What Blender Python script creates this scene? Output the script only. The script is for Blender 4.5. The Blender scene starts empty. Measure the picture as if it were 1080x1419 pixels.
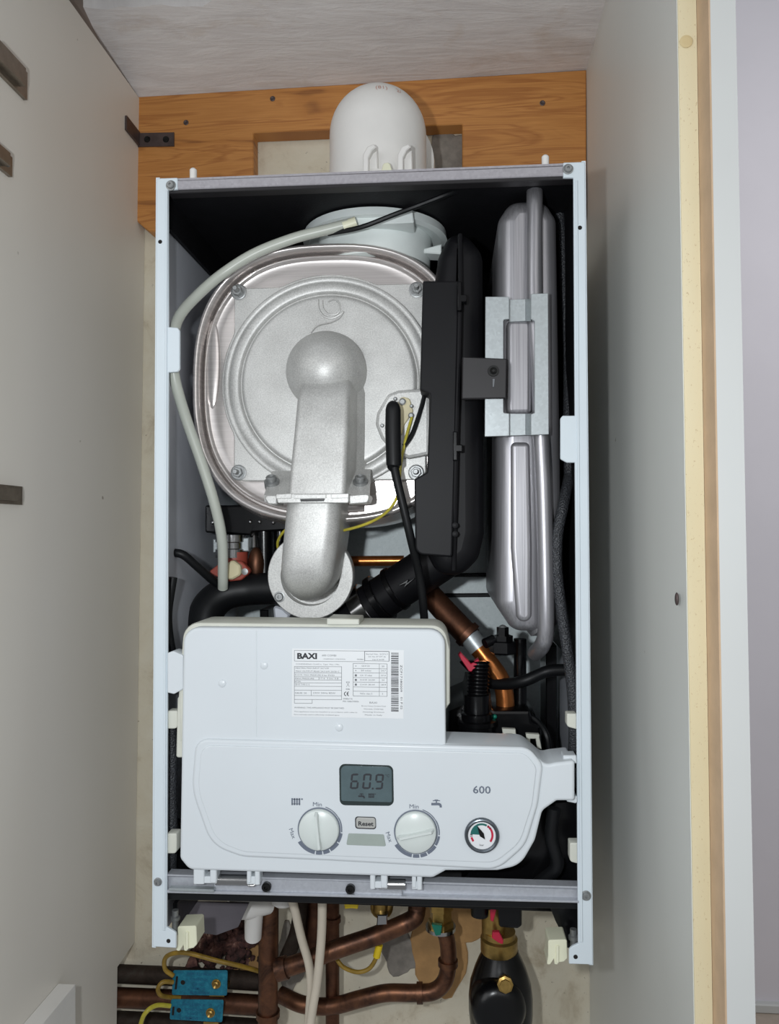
import bpy, bmesh, math, random
from mathutils import Vector, Matrix, noise
random.seed(7)
C = bpy.context.scene.collection
PI = math.pi

# ---------------------------------------------------------------- camera
F, IW, IH = 1071.0, 1080.0, 1419.0
CAM = Vector((0.07340713, -0.6868729, 0.02290826))
yaw, pitch, roll = 0.0773105, 0.02566695, 0.00270483
RM = Matrix.Rotation(yaw, 3, 'Z') @ Matrix.Rotation(pitch, 3, 'X') @ Matrix.Rotation(roll, 3, 'Y')
right, fwd, up = RM.col[0].copy(), RM.col[1].copy(), RM.col[2].copy()
cd = bpy.data.cameras.new('camera')
cam = bpy.data.objects.new('camera', cd)
C.objects.link(cam)
m4 = Matrix.Identity(4)
for i in range(3):
    m4[i][0], m4[i][1], m4[i][2], m4[i][3] = right[i], up[i], -fwd[i], CAM[i]
cam.matrix_world = m4
cd.sensor_fit = 'HORIZONTAL'
cd.sensor_width = 36
cd.lens = F / IW * 36
cd.clip_start = 0.02
bpy.context.scene.camera = cam

# ---------------------------------------------------------------- light and exposure
w = bpy.data.worlds.new('world')
bpy.context.scene.world = w
w.use_nodes = True
w.node_tree.nodes['Background'].inputs[0].default_value = (0.93, 0.96, 1.0, 1)
w.node_tree.nodes['Background'].inputs[1].default_value = 0.24

def lamp(name, typ, loc, energy, color, size, aim=None):
    l = bpy.data.lights.new(name, typ)
    l.energy = energy
    l.color = color
    if typ == 'AREA':
        l.shape = 'RECTANGLE'
        l.size, l.size_y = size
    else:
        l.shadow_soft_size = size
    o = bpy.data.objects.new(name, l)
    C.objects.link(o)
    o.location = loc
    if aim:
        o.rotation_euler = (Vector(aim) - Vector(loc)).to_track_quat('-Z', 'Y').to_euler()
    return o

lamp('torch_light', 'POINT', CAM + Vector((-0.10, -0.01, 0.03)), 9.5, (0.93, 0.97, 1.0), 0.012)
lamp('room_light', 'AREA', (0.95, -1.9, 0.75), 4, (1.0, 0.98, 0.96), (1.2, 1.0), (0.05, 0, 0.1))
lamp('right_panel_fill', 'AREA', (-1.3, -1.8, 0.6), 7, (0.98, 0.99, 1.0), (1.0, 1.2), (0.05, 0, 0.1))  # unseen soft fill, added from the left to brighten the right panel
lamp('lilac_wall_fill', 'AREA', (1.3, 0.1, 0.9), 5.5, (1.0, 0.99, 1.0), (0.6, 0.6), (0.9, 1.25, 0.0))  # unseen fill lamp, added only to brighten the far lilac wall
vs = bpy.context.scene.view_settings
bpy.context.scene.display_settings.display_device = 'sRGB'
vs.view_transform = 'Standard'
vs.look = 'None'
vs.gamma = 1
vs.exposure = 0.28
vs.use_curve_mapping = False

# ---------------------------------------------------------------- materials
def srgb(r, g, b):
    f = lambda c: (c / 255 / 12.92) if c <= 10 else ((c / 255 + 0.055) / 1.055) ** 2.4
    return (f(r), f(g), f(b), 1)

class NT:
    def __init__(s, name):
        s.m = bpy.data.materials.new(name)
        s.m.use_nodes = True
        s.t = s.m.node_tree
        s.b = s.t.nodes['Principled BSDF']
        s.tc = s.n('ShaderNodeTexCoord')
    def n(s, typ, **kw):
        o = s.t.nodes.new(typ)
        for k, v in kw.items():
            setattr(o, k, v)
        return o
    def l(s, a, b):
        s.t.links.new(a, b)
    def coords(s, scale=(1, 1, 1), loc=(0, 0, 0)):
        mp = s.n('ShaderNodeMapping')
        mp.inputs['Scale'].default_value = scale
        mp.inputs['Location'].default_value = loc
        s.l(s.tc.outputs['Object'], mp.inputs[0])
        return mp.outputs[0]
    def noise(s, vec, scale, detail=4, rough=.6, dist=0):
        o = s.n('ShaderNodeTexNoise')
        o.inputs['Scale'].default_value = scale
        o.inputs['Detail'].default_value = detail
        o.inputs['Roughness'].default_value = rough
        o.inputs['Distortion'].default_value = dist
        s.l(vec, o.inputs['Vector'])
        return o.outputs[0]
    def ramp(s, fac, stops):
        r = s.n('ShaderNodeValToRGB')
        e = r.color_ramp.elements
        while len(e) < len(stops):
            e.new(0.5)
        for k, (p, c) in enumerate(stops):
            e[k].position = p
            e[k].color = c
        s.l(fac, r.inputs[0])
        return r.outputs[0]
    def mix(s, fac, a, b, typ='MIX'):
        x = s.n('ShaderNodeMix', data_type='RGBA', blend_type=typ)
        for i, v in ((0, fac), (6, a), (7, b)):
            if hasattr(v, 'links'):
                s.l(v, x.inputs[i])
            else:
                x.inputs[i].default_value = v
        return x.outputs[2]
    def bump(s, h, strength=.2, dist=.001):
        b = s.n('ShaderNodeBump')
        b.inputs['Strength'].default_value = strength
        b.inputs['Distance'].default_value = dist
        s.l(h, b.inputs['Height'])
        s.l(b.outputs[0], s.b.inputs['Normal'])

def g(v):
    return (v, v, v, 1)

def mat(name, col, rough=.5, metal=0., var=.06, scale=40, bump=0., bscale=300, spec=.5, coat=0):
    t = NT(name)
    v = t.noise(t.coords(), scale)
    lo = tuple(c * (1 - var) for c in col[:3]) + (1,)
    hi = tuple(min(1, c * (1 + var)) for c in col[:3]) + (1,)
    t.l(t.ramp(v, [(.3, lo), (.7, hi)]), t.b.inputs['Base Color'])
    t.b.inputs['Roughness'].default_value = rough
    t.b.inputs['Metallic'].default_value = metal
    t.b.inputs['Specular IOR Level'].default_value = spec
    t.b.inputs['Coat Weight'].default_value = coat
    if bump:
        t.bump(t.noise(t.coords(), bscale, 3), bump, .001)
    return t.m

M = {}
M['enamel'] = mat('white_enamel', srgb(210, 220, 226), .35, var=.02, scale=12)
M['plastic'] = mat('white_plastic', srgb(213, 219, 223), .32, var=.015, scale=10)
M['rimplastic'] = mat('aged_white_plastic', srgb(206, 207, 196), .45, var=.03)
M['knob'] = mat('knob_white', srgb(210, 217, 214), .3, var=.01)
M['flue'] = mat('flue_white', srgb(228, 226, 222), .4, var=.03, scale=25, bump=.1, bscale=60)
M['collar'] = mat('collar_white', srgb(226, 233, 231), .45, var=.03)
M['cream'] = mat('cream_nylon', srgb(226, 226, 200), .4, var=.03)
M['inner'] = mat('inner_case_grey', srgb(198, 202, 210), .4, .2, var=.05, scale=8)
M['foam'] = mat('black_foam', srgb(18, 18, 21), .6, spec=.2, var=.2, scale=60, bump=.2, bscale=500)
M['black'] = mat('black_plastic', srgb(15, 15, 18), .5, spec=.2, var=.08, scale=30, bump=.06, bscale=600)
M['gloss'] = mat('gloss_black_plastic', srgb(10, 10, 12), .25, spec=.35, var=.1)
M['rubber'] = mat('black_rubber', srgb(17, 18, 20), .45, spec=.25, var=.1)
M['brkt'] = mat('dark_bracket', srgb(32, 30, 32), .5, var=.1)
M['hose'] = mat('silicone_hose', srgb(184, 188, 178), .35, var=.03)
M['ink'] = mat('grey_ink', srgb(104, 112, 126), .6, var=.02)
M['dark_ink'] = mat('dark_ink', srgb(40, 42, 48), .6, var=.05)
M['pale_ink'] = mat('pale_ink', srgb(105, 108, 112), .6, var=.02)
M['paper'] = mat('label_paper', srgb(226, 229, 231), .4, var=.01)
M['lcd'] = mat('lcd_glass', srgb(84, 100, 104), .16, var=.12, scale=60)
M['lcdframe'] = mat('lcd_frame', srgb(44, 54, 54), .25, var=.05)
M['button'] = mat('reset_button', srgb(172, 172, 168), .5, var=.03)
M['window'] = mat('grey_lens', srgb(158, 168, 162), .3, var=.04, scale=90)
M['chrome'] = mat('chrome', srgb(176, 176, 176), .18, 1, var=.05)
M['bezel'] = mat('gauge_bezel_steel', srgb(96, 102, 108), .3, .8, var=.2, scale=200)
M['screw'] = mat('screw_steel', srgb(150, 152, 152), .45, .7, var=.15, scale=400)
M['blackscrew'] = mat('black_screw', srgb(18, 18, 18), .35, .3, var=.05)
M['brass'] = mat('brass', srgb(170, 140, 80), .35, .9, var=.2, scale=120)
M['green'] = mat('gauge_green', srgb(20, 98, 92), .5)
M['red'] = mat('gauge_red', srgb(190, 30, 62), .5)
M['redrubber'] = mat('red_rubber', srgb(150, 66, 52), .5)
M['yellow'] = mat('yellow_plastic', srgb(225, 195, 30), .4)
M['teal'] = mat('green_tag', srgb(10, 110, 90), .4)
M['wire_yg'] = mat('earth_wire_yellow', srgb(188, 176, 60), .4, var=.25, scale=60)
M['wire_og'] = mat('earth_wire_dull', srgb(150, 120, 42), .45, var=.4, scale=50)
M['whitecable'] = mat('white_cable', srgb(205, 195, 178), .5, var=.05)
M['beige'] = mat('beige_ceramic', srgb(206, 196, 160), .5)
M['lilac'] = mat('lilac_wall_paint', srgb(226, 223, 230), .7, var=.02, scale=6, bump=.1, bscale=200)
M['trimwhite'] = mat('trim_white', srgb(204, 206, 204), .5, var=.03, scale=5)
M['rawwood'] = mat('raw_wood_edge', srgb(196, 168, 138), .7, var=.08)
M['floorb'] = mat('beige_floor', srgb(186, 172, 158), .6, var=.08)
M['bracket'] = mat('rusty_steel', srgb(86, 74, 72), .5, .5, var=.2, scale=90)
M['driptray'] = mat('drip_plate_grey', srgb(88, 84, 90), .5, var=.1)
M['sidewall'] = mat('brown_grey_side_wall', srgb(140, 128, 120), .8, var=.08)
M['capc'] = mat('pale_cap', srgb(208, 190, 146), .5, var=.05)
M['hinge'] = mat('nickel_hinge', srgb(140, 130, 118), .35, .8, var=.15, scale=100)
M['dark'] = mat('dark_void', srgb(24, 20, 18), .9, var=.2)

def cast_mat():
    t = NT('cast_aluminium')
    n1 = t.noise(t.coords(), 900, 2)
    n2 = t.noise(t.coords(), 30, 4)
    c = t.ramp(n1, [(.3, srgb(168, 168, 166)), (.7, srgb(216, 216, 213))])
    c = t.mix(.35, c, t.ramp(n2, [(.3, srgb(164, 163, 160)), (.7, srgb(214, 214, 211))]))
    t.l(c, t.b.inputs['Base Color'])
    t.b.inputs['Metallic'].default_value = .35
    t.b.inputs['Roughness'].default_value = .46
    t.bump(n1, .12, .0006)
    return t.m
M['cast'] = cast_mat()

def steel_mat():
    t = NT('stainless_steel')
    n = t.noise(t.coords((1, 1, 40)), 14, 3)
    t.l(t.ramp(n, [(.3, srgb(206, 200, 197)), (.7, srgb(226, 220, 217))]), t.b.inputs['Base Color'])
    t.b.inputs['Metallic'].default_value = .72
    t.b.inputs['Roughness'].default_value = .27
    return t.m
M['steel'] = steel_mat()

def vessel_mat():
    t = NT('vessel_steel')
    n = t.noise(t.coords((60, 60, 1)), 10, 3)
    t.l(t.ramp(n, [(.3, srgb(152, 151, 155)), (.7, srgb(178, 177, 181))]), t.b.inputs['Base Color'])
    t.b.inputs['Metallic'].default_value = .7
    t.b.inputs['Roughness'].default_value = .36
    return t.m
M['vessel'] = vessel_mat()

def galv_mat(name, a, b, rough=.42, metal=.6):
    t = NT(name)
    v = t.n('ShaderNodeTexVoronoi')
    v.inputs['Scale'].default_value = 420
    t.l(t.coords(), v.inputs['Vector'])
    t.l(t.mix(t.noise(t.coords(), 60), a, t.mix(v.outputs['Color'], a, b)), t.b.inputs['Base Color'])
    t.b.inputs['Metallic'].default_value = metal
    t.b.inputs['Roughness'].default_value = rough
    return t.m
M['galv'] = galv_mat('galvanised_steel', srgb(168, 174, 176), srgb(192, 200, 202))
M['galvback'] = galv_mat('galvanised_back', srgb(206, 216, 217), srgb(228, 236, 237), .55, .12)
M['rail'] = galv_mat('rail_steel', srgb(176, 179, 186), srgb(196, 200, 206), .4, .35)
M['topstrip'] = galv_mat('top_strip_steel', srgb(160, 157, 162), srgb(186, 183, 188), .55, .3)

def copper_mat(name, a, b, c, rough):
    t = NT(name)
    n = t.noise(t.coords(), 45, 5, .65, .5)
    t.l(t.ramp(n, [(.3, a), (.52, b), (.75, c)]), t.b.inputs['Base Color'])
    t.b.inputs['Metallic'].default_value = .85
    t.b.inputs['Roughness'].default_value = rough
    return t.m
M['copper'] = copper_mat('copper', srgb(170, 100, 50), srgb(196, 120, 66), srgb(206, 134, 80), .28)
M['coppero'] = copper_mat('oxidised_copper', srgb(70, 48, 38), srgb(98, 66, 50), srgb(120, 80, 58), .45)
M['copperd'] = copper_mat('dull_shaded_copper', srgb(62, 46, 40), srgb(110, 76, 58), srgb(138, 94, 66), .42)  # aged brown copper, darkened further to stand for dim light under the boiler
M['tarnish'] = copper_mat('tarnished_pipe', srgb(48, 42, 38), srgb(66, 56, 50), srgb(78, 76, 70), .65)

def pine_mat():
    t = NT('pine_board')
    big = t.noise(t.coords((1.6, 1, 17), (0.3, 0.1, 0.05)), 2.2, 3, .55, 1.1)
    fine = t.noise(t.coords((5, 1, 230)), 3, 3)
    c = t.ramp(big, [(.30, srgb(118, 68, 32)), (.36, srgb(176, 116, 56)), (.48, srgb(194, 134, 70)), (.53, srgb(158, 98, 46)), (.57, srgb(198, 138, 74)), (.66, srgb(184, 124, 62)), (.71, srgb(134, 80, 38)), (.76, srgb(188, 128, 66))])
    c = t.mix(.38, c, t.ramp(fine, [(.3, srgb(158, 98, 46)), (.7, srgb(204, 144, 78))]))
    t.l(c, t.b.inputs['Base Color'])
    t.b.inputs['Roughness'].default_value = .5
    t.bump(fine, .2, .0008)
    return t.m
M['pine'] = pine_mat()

def plaster_mat():
    t = NT('streaked_ceiling_plaster')
    n = t.noise(t.coords((2, 14, 1)), 5, 6, .7, .4)
    c = t.ramp(n, [(.25, srgb(204, 198, 196)), (.5, srgb(219, 215, 213)), (.75, srgb(232, 229, 227))])
    s = t.noise(t.coords((6, 9, 1), (.3, .2, 0)), 1.5, 5, .6, .5)
    f = t.ramp(s, [(.55, g(0)), (.72, g(.6))])
    c = t.mix(f, c, srgb(192, 176, 160))
    t.l(c, t.b.inputs['Base Color'])
    t.b.inputs['Roughness'].default_value = .8
    t.bump(n, .5, .003)
    return t.m
M['plaster'] = plaster_mat()

def wall_mat():
    t = NT('old_cream_wall')
    n = t.noise(t.coords(), 16, 6, .65, .4)
    c = t.ramp(n, [(.28, srgb(178, 164, 140)), (.44, srgb(210, 201, 180)), (.75, srgb(218, 212, 194))])
    sp = t.noise(t.coords(), 130, 3, .6)
    c = t.mix(t.ramp(sp, [(.69, g(0)), (.76, g(.7))]), c, srgb(92, 74, 58))
    t.l(c, t.b.inputs['Base Color'])
    t.b.inputs['Roughness'].default_value = .85
    t.bump(n, .6, .004)
    return t.m
M['wall'] = wall_mat()

def lam_mat(name, a, b):
    t = NT(name)
    n = t.noise(t.coords((1, 1, .4)), 3, 3)
    c = t.ramp(n, [(.3, a), (.7, b)])
    sp = t.noise(t.coords(), 55, 2, .4)
    c = t.mix(t.ramp(sp, [(.80, g(0)), (.84, g(.7))]), c, srgb(120, 104, 84))
    t.l(c, t.b.inputs['Base Color'])
    t.b.inputs['Roughness'].default_value = .42
    return t.m
M['lamL'] = lam_mat('left_laminate', srgb(222, 217, 207), srgb(229, 225, 217))
M['lamR'] = lam_mat('right_laminate', srgb(211, 212, 206), srgb(219, 220, 214))

def edge_mat():
    t = NT('speckled_cream_edge')
    n = t.noise(t.coords((1, 1, .2)), 12, 3)
    c = t.ramp(n, [(.3, srgb(214, 202, 166)), (.7, srgb(226, 216, 184))])
    sp = t.noise(t.coords((1, 1, .6)), 620, 3, .6)
    c = t.mix(t.ramp(sp, [(.64, g(0)), (.72, g(.5))]), c, srgb(168, 134, 84))
    t.l(c, t.b.inputs['Base Color'])
    t.b.inputs['Roughness'].default_value = .6
    return t.m
M['edge'] = edge_mat()

def loom_mat():
    t = NT('braided_loom')
    v = t.n('ShaderNodeTexVoronoi')
    v.inputs['Scale'].default_value = 650
    t.l(t.coords(), v.inputs['Vector'])
    t.l(t.ramp(v.outputs['Distance'], [(.1, srgb(14, 14, 16)), (.6, srgb(58, 60, 64))]), t.b.inputs['Base Color'])
    t.b.inputs['Roughness'].default_value = .5
    t.bump(v.outputs['Distance'], .8, .001)
    return t.m
M['loom'] = loom_mat()

def tag_mat():
    t = NT('blue_clamp_tag')
    n = t.noise(t.coords((3, 1, 3)), 60, 4, .7)
    t.l(t.ramp(n, [(.3, srgb(18, 92, 120)), (.6, srgb(30, 128, 154)), (.8, srgb(70, 152, 170))]), t.b.inputs['Base Color'])
    t.b.inputs['Roughness'].default_value = .4
    t.b.inputs['Metallic'].default_value = .25
    t.bump(n, .3, .001)
    return t.m
M['tag'] = tag_mat()
M['tag_text'] = mat('pressed_lettering', srgb(24, 92, 128), .45)
M['stone'] = mat('grey_render', srgb(130, 124, 116), .9, var=.25, scale=60, bump=.8, bscale=120)
M['ochre'] = mat('ochre_wall_patch', srgb(176, 136, 88), .85, var=.2, scale=40, bump=.5, bscale=90)
def rubble_mat():
    t = NT('rubble')
    n = t.noise(t.coords(), 55, 4, .6)
    t.l(t.ramp(n, [(.35, srgb(34, 22, 20)), (.5, srgb(84, 54, 50)), (.62, srgb(120, 84, 74)), (.7, srgb(186, 158, 142))]), t.b.inputs['Base Color'])
    t.b.inputs['Roughness'].default_value = .9
    t.bump(t.noise(t.coords(), 250), .8, .002)
    return t.m
M['rubbleA'] = rubble_mat()
M['rubbleB'] = mat('rubble_pink', srgb(176, 146, 130), .9, var=.3, scale=90, bump=.8, bscale=200)

# ---------------------------------------------------------------- geometry helpers
def S(px, py, Y):
    """world point at depth Y on the line of sight of a photograph pixel"""
    d = right * ((px - IW / 2) / F) + fwd + up * (-(py - IH / 2) / F)
    return CAM + d * ((Y - CAM.y) / d.y)

def sc(Y):
    """metres per pixel at depth Y"""
    return (Y - CAM.y) / F

def rp(pts, n=6):
    out = []
    N = len(pts)
    for i, p in enumerate(pts):
        r = p[2] if len(p) > 2 else 0
        P = Vector(p[:2])
        if r <= 0:
            out.append(P)
            continue
        a = (Vector(pts[i - 1][:2]) - P)
        b = (Vector(pts[(i + 1) % N][:2]) - P)
        la, lb = a.length, b.length
        a.normalize(); b.normalize()
        ang = a.angle(b)
        if ang > PI - .02:
            out.append(P)
            continue
        d = min(r / math.tan(ang / 2), la * .49, lb * .49)
        rr = d * math.tan(ang / 2)
        cen = P + (a + b).normalized() * (rr / math.sin(ang / 2))
        s = P + a * d - cen
        e = P + b * d - cen
        tot = s.angle_signed(e)
        for k in range(n + 1):
            t = -tot * k / n
            c_, s_ = math.cos(t), math.sin(t)
            out.append(cen + Vector((s.x * c_ - s.y * s_, s.x * s_ + s.y * c_)))
    return out

def inset(poly, d):
    N = len(poly)
    area = sum(poly[i].x * poly[(i + 1) % N].y - poly[(i + 1) % N].x * poly[i].y for i in range(N))
    sg = 1 if area > 0 else -1
    out = []
    for i in range(N):
        a = (poly[i] - poly[i - 1]); b = (poly[(i + 1) % N] - poly[i])
        if a.length < 1e-9: a = b
        if b.length < 1e-9: b = a
        a = a.normalized(); b = b.normalized()
        na = Vector((-a.y, a.x)) * sg; nb = Vector((-b.y, b.x)) * sg
        n = na + nb
        if n.length < 1e-6: n = na
        n.normalize()
        k = max(.5, n.dot(na))
        out.append(poly[i] + n * (d / k))
    return out

class MB:
    def __init__(s):
        s.v = []; s.f = []
    def add(s, vs, fs):
        o = len(s.v)
        s.v += [Vector(v) for v in vs]
        s.f += [[i + o for i in f] for f in fs]
        return s
    def rings(s, rings, cap0=True, cap1=True, closed=False):
        n = len(rings[0]); vs = [p for r in rings for p in r]; fs = []
        R = len(rings)
        for k in range(R - 1 + (1 if closed else 0)):
            a = k * n; b = ((k + 1) % R) * n
            for i in range(n):
                j = (i + 1) % n
                fs.append([a + i, a + j, b + j, b + i])
        if cap0: fs.append(list(range(n))[::-1])
        if cap1: fs.append([(R - 1) * n + i for i in range(n)])
        return s.add(vs, fs)
    def ext(s, pts, Y0, Y1, bev=.0008, steps=1, n=6, tilt=0.0, back=True):
        """outline in photograph pixels at depth Y0, front edge bevelled, extruded back to Y1"""
        bpx = bev / sc(Y0) * 1.12
        px = rp([(p[0], p[1], max(p[2], bpx) if len(p) > 2 and p[2] > 0 else 0) for p in pts], n)
        P = [Vector((q.x, q.z)) for q in (S(p.x, p.y, Y0) for p in px)]
        return s.prism(P, Y0, Y1, bev, steps)
    def prism(s, P, Y0, Y1, bev=.0008, steps=1):
        rings = []
        for k in range(steps + 1):
            a = (PI / 2) * k / steps
            d = bev * (1 - math.sin(a)); y = Y0 + bev * (1 - math.cos(a))
            rings.append([Vector((q.x, y, q.y)) for q in (inset(P, d) if d > 1e-7 else P)])
        rings.append([Vector((q.x, Y1, q.y)) for q in P])
        return s.rings(rings)
    def box(s, a, b, bev=0):
        x0, x1 = sorted((a[0], b[0])); y0, y1 = sorted((a[1], b[1])); z0, z1 = sorted((a[2], b[2]))
        P = [Vector((x0, z0)), Vector((x1, z0)), Vector((x1, z1)), Vector((x0, z1))]
        return s.prism(P, y0, y1, min(bev, (x1 - x0) * .4, (z1 - z0) * .4)) if bev else \
            s.add([(x, y, z) for x in (x0, x1) for y in (y0, y1) for z in (z0, z1)],
                  [[0, 1, 3, 2], [4, 6, 7, 5], [0, 4, 5, 1], [2, 3, 7, 6], [0, 2, 6, 4], [1, 5, 7, 3]])
    def quad_slab(s, q, off):
        """four world corners pushed by the vector off"""
        q = [Vector(p) for p in q]; off = Vector(off)
        return s.rings([q, [p + off for p in q]])
    def lathe(s, cen, axis, prof, seg=32, cap0=True, cap1=True, a0=0):
        axis = Vector(axis).normalized()
        u = axis.orthogonal().normalized(); w_ = axis.cross(u)
        cen = Vector(cen)
        rs = [[cen + axis * h + (u * math.cos(a0 + 2 * PI * i / seg) + w_ * math.sin(a0 + 2 * PI * i / seg)) * max(r, 1e-5) for i in range(seg)] for r, h in prof]
        return s.rings(rs, cap0, cap1)
    def tube(s, path, r, seg=12, sub=7, world=False, flat=1.0, smooth=True):
        P = [Vector(p) if world else S(*p[:3]) for p in path]
        rr = r if isinstance(r, (list, tuple)) else [r] * len(P)
        pts = []; rad = []
        if smooth and len(P) > 2:
            Q = [P[0] * 2 - P[1]] + P + [P[-1] * 2 - P[-2]]
            for i in range(len(P) - 1):
                a, b, c, d = Q[i:i + 4]
                for k in range(sub):
                    t = k / sub
                    pts.append(.5 * ((2 * b) + (c - a) * t + (2 * a - 5 * b + 4 * c - d) * t * t + (3 * b - a - 3 * c + d) * t ** 3))
                    rad.append(rr[i] + (rr[i + 1] - rr[i]) * t)
            pts.append(P[-1]); rad.append(rr[-1])
        else:
            pts, rad = P, rr
        t0 = (pts[1] - pts[0]).normalized()
        nrm = t0.orthogonal().normalized()
        rings = []
        for i, p in enumerate(pts):
            t = (pts[min(i + 1, len(pts) - 1)] - pts[max(i - 1, 0)]).normalized()
            nrm = (nrm - t * nrm.dot(t)).normalized()
            bi = t.cross(nrm)
            rings.append([p + (nrm * math.cos(2 * PI * k / seg) + bi * math.sin(2 * PI * k / seg) * flat) * rad[i] for k in range(seg)])
        return s.rings(rings)
    def ball(s, cen, rx, ry=None, rz=None, seg=24, lat=14, jit=0):
        ry = ry or rx; rz = rz or rx
        cen = Vector(cen)
        rs = []
        for k in range(lat + 1):
            a = -PI / 2 + PI * k / lat
            ring = []
            for i in range(seg):
                b = 2 * PI * i / seg
                d = Vector((math.cos(a) * math.cos(b), math.cos(a) * math.sin(b), math.sin(a)))
                j = 1 + (noise.noise(d * 2.3 + cen * 90) * jit if jit else 0)
                ring.append(cen + Vector((d.x * rx, d.y * ry, d.z * rz)) * j)
            rs.append(ring)
        return s.rings(rs)
    def build(s, name, m, parent=None, smooth=38, base=None, **props):
        me = bpy.data.meshes.new(name)
        off = Vector((0, 0, 0))
        if parent is None and props.get('kind') != 'structure':
            xs = [v.x for v in s.v]; ys = [v.y for v in s.v]; zs = [v.z for v in s.v]
            off = Vector(((min(xs) + max(xs)) / 2, (min(ys) + max(ys)) / 2, min(zs)))
        me.from_pydata([v - off for v in s.v], [], s.f)
        bm = bmesh.new(); bm.from_mesh(me)
        bmesh.ops.remove_doubles(bm, verts=bm.verts, dist=1e-6)
        bmesh.ops.recalc_face_normals(bm, faces=bm.faces)
        bm.to_mesh(me); bm.free()
        me.set_sharp_from_angle(angle=math.radians(smooth))
        for p in me.polygons: p.use_smooth = len(p.vertices) <= 4 or p.area < 4e-6
        me.materials.append(M[m] if isinstance(m, str) else m)
        o = bpy.data.objects.new(name, me)
        o.location = off
        C.objects.link(o)
        if parent is not None:
            adopt(o, parent)
        for k, v in props.items():
            if v is not None: o['category' if k == 'cat' else k] = v
        return o

def wloc(o):
    v = Vector(o.location)
    p = o.parent
    return v if p is None else v + wloc_off(o)
def wloc_off(o):
    return Vector((0, 0, 0))
def adopt(o, parent):
    root = parent
    o.parent = parent
    # meshes are written in world coordinates: cancel the parent's own placement
    p = parent
    off = Vector((0, 0, 0))
    if p.parent is None:
        off = Vector(p.location)
    o.matrix_parent_inverse = Matrix.Translation(-off)

def thing(name, label, cat, loc, group=None):
    o = bpy.data.objects.new(name, None)
    C.objects.link(o)
    o.location = loc
    o.empty_display_size = .02
    o['label'] = label; o['category'] = cat
    if group: o['group'] = group
    return o

def tag(o, label, cat, group=None):
    o['label'] = label; o['category'] = cat
    if group: o['group'] = group
    return o

_txt = {}
def glyphs(body, bold=0.0):
    key = (body, bold)
    if key not in _txt:
        cu = bpy.data.curves.new('t', 'FONT')
        cu.body = body; cu.size = 1; cu.offset = bold; cu.resolution_u = 2
        cu.align_x = 'CENTER'; cu.align_y = 'CENTER'
        o = bpy.data.objects.new('t', cu); C.objects.link(o)
        bpy.context.view_layer.update()
        ev = o.evaluated_get(bpy.context.evaluated_depsgraph_get())
        me = ev.to_mesh()
        _txt[key] = ([v.co.copy() for v in me.vertices], [list(p.vertices) for p in me.polygons])
        ev.to_mesh_clear()
        bpy.data.objects.remove(o); bpy.data.curves.remove(cu)
    return _txt[key]

def text(mb, body, px, py, Y, h, w=None, rot=0, bold=0.0, italic=0):
    """flat lettering facing the room; h and w in photograph pixels at depth Y"""
    vs_, fs_ = glyphs(body, bold)
    x0 = min(v.x for v in vs_); x1 = max(v.x for v in vs_); y0 = min(v.y for v in vs_); y1 = max(v.y for v in vs_)
    k = h * sc(Y) / (y1 - y0)
    kx = w * sc(Y) / (x1 - x0) if w else k
    c = S(px, py, Y); cr, sr = math.cos(rot), math.sin(rot)
    out = []
    for v in vs_:
        x = (v.x - (x0 + x1) / 2) * kx; z = (v.y - (y0 + y1) / 2) * k
        x += z * italic
        out.append((c.x + x * cr - z * sr, Y, c.z + x * sr + z * cr))
    mb.add(out, fs_)

def flat(mb, pts, Y):
    P = [S(p[0], p[1], Y) for p in pts]
    mb.add(P, [list(range(len(P)))])

def flat_arc(mb, cx, cy, r0, r1, a0, a1, Y, n=10):
    """angles in degrees, 0 = up, clockwise"""
    c = S(cx, cy, Y); k = sc(Y)
    vs_ = []
    for i in range(n + 1):
        a = math.radians(a0 + (a1 - a0) * i / n)
        for r in (r0, r1):
            vs_.append((c.x + math.sin(a) * r * k, Y, c.z + math.cos(a) * r * k))
    mb.add(vs_, [[2 * i, 2 * i + 1, 2 * i + 3, 2 * i + 2] for i in range(n)])

def screw_head(px, py, Y, r, name, m, parent, slot=True, **kw):
    c = S(px, py, Y)
    mb = MB().lathe(c, (0, -1, 0), [(r * 1.35, -.0008), (r * 1.35, .0003), (r, .0005), (r, .0025), (r * .82, .0032), (r * .35, .0032), (r * .28, .0018)], 20)
    return mb.build(name, m, parent, **kw)

# ================================================================ SETTING
YW = 0.287
# back wall of the cupboard
mb = MB(); mb.box((-.42, YW, -.95), (.27, YW + .06, .64))
wall = mb.build('wall_back', 'wall', kind='structure')
mb = MB(); mb.add([S(640, 180, YW - .001) + Vector((0, 0, 0)), S(590, 180, YW - .001), S(590, 245, YW - .001), S(642, 245, YW - .001)], [[0, 1, 2, 3]])
# rough mortar patch behind the flue, grey render patches and ochre patch low down
def patch(name, m, cx, cy, rx, ry, seed, thick=None, yy=YW):
    thick = .0018 + seed * .00012
    rnd = random.Random(seed)
    pts = []
    for i in range(26):
        a = 2 * PI * i / 26
        k = 1 + noise.noise(Vector((math.cos(a) * 1.6, math.sin(a) * 1.6, seed * 3.1))) * .45
        pts.append((cx + math.cos(a) * rx * k, cy + math.sin(a) * ry * k))
    return MB().ext(pts, yy - thick, yy + .001, .0012).build(name, m, wall)
patch('plaster_patch', 'stone', 622, 214, 34, 40, 3)
patch('plaster_patch', 'stone', 556, 1322, 30, 34, 5)
patch('plaster_patch', 'ochre', 612, 1320, 40, 66, 9)
patch('plaster_patch', 'ochre', 645, 1270, 26, 40, 14)
patch('plaster_patch', 'stone', 402, 1330, 20, 50, 21)
patch('plaster_patch', 'ochre', 350, 1325, 30, 44, 17)
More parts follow.
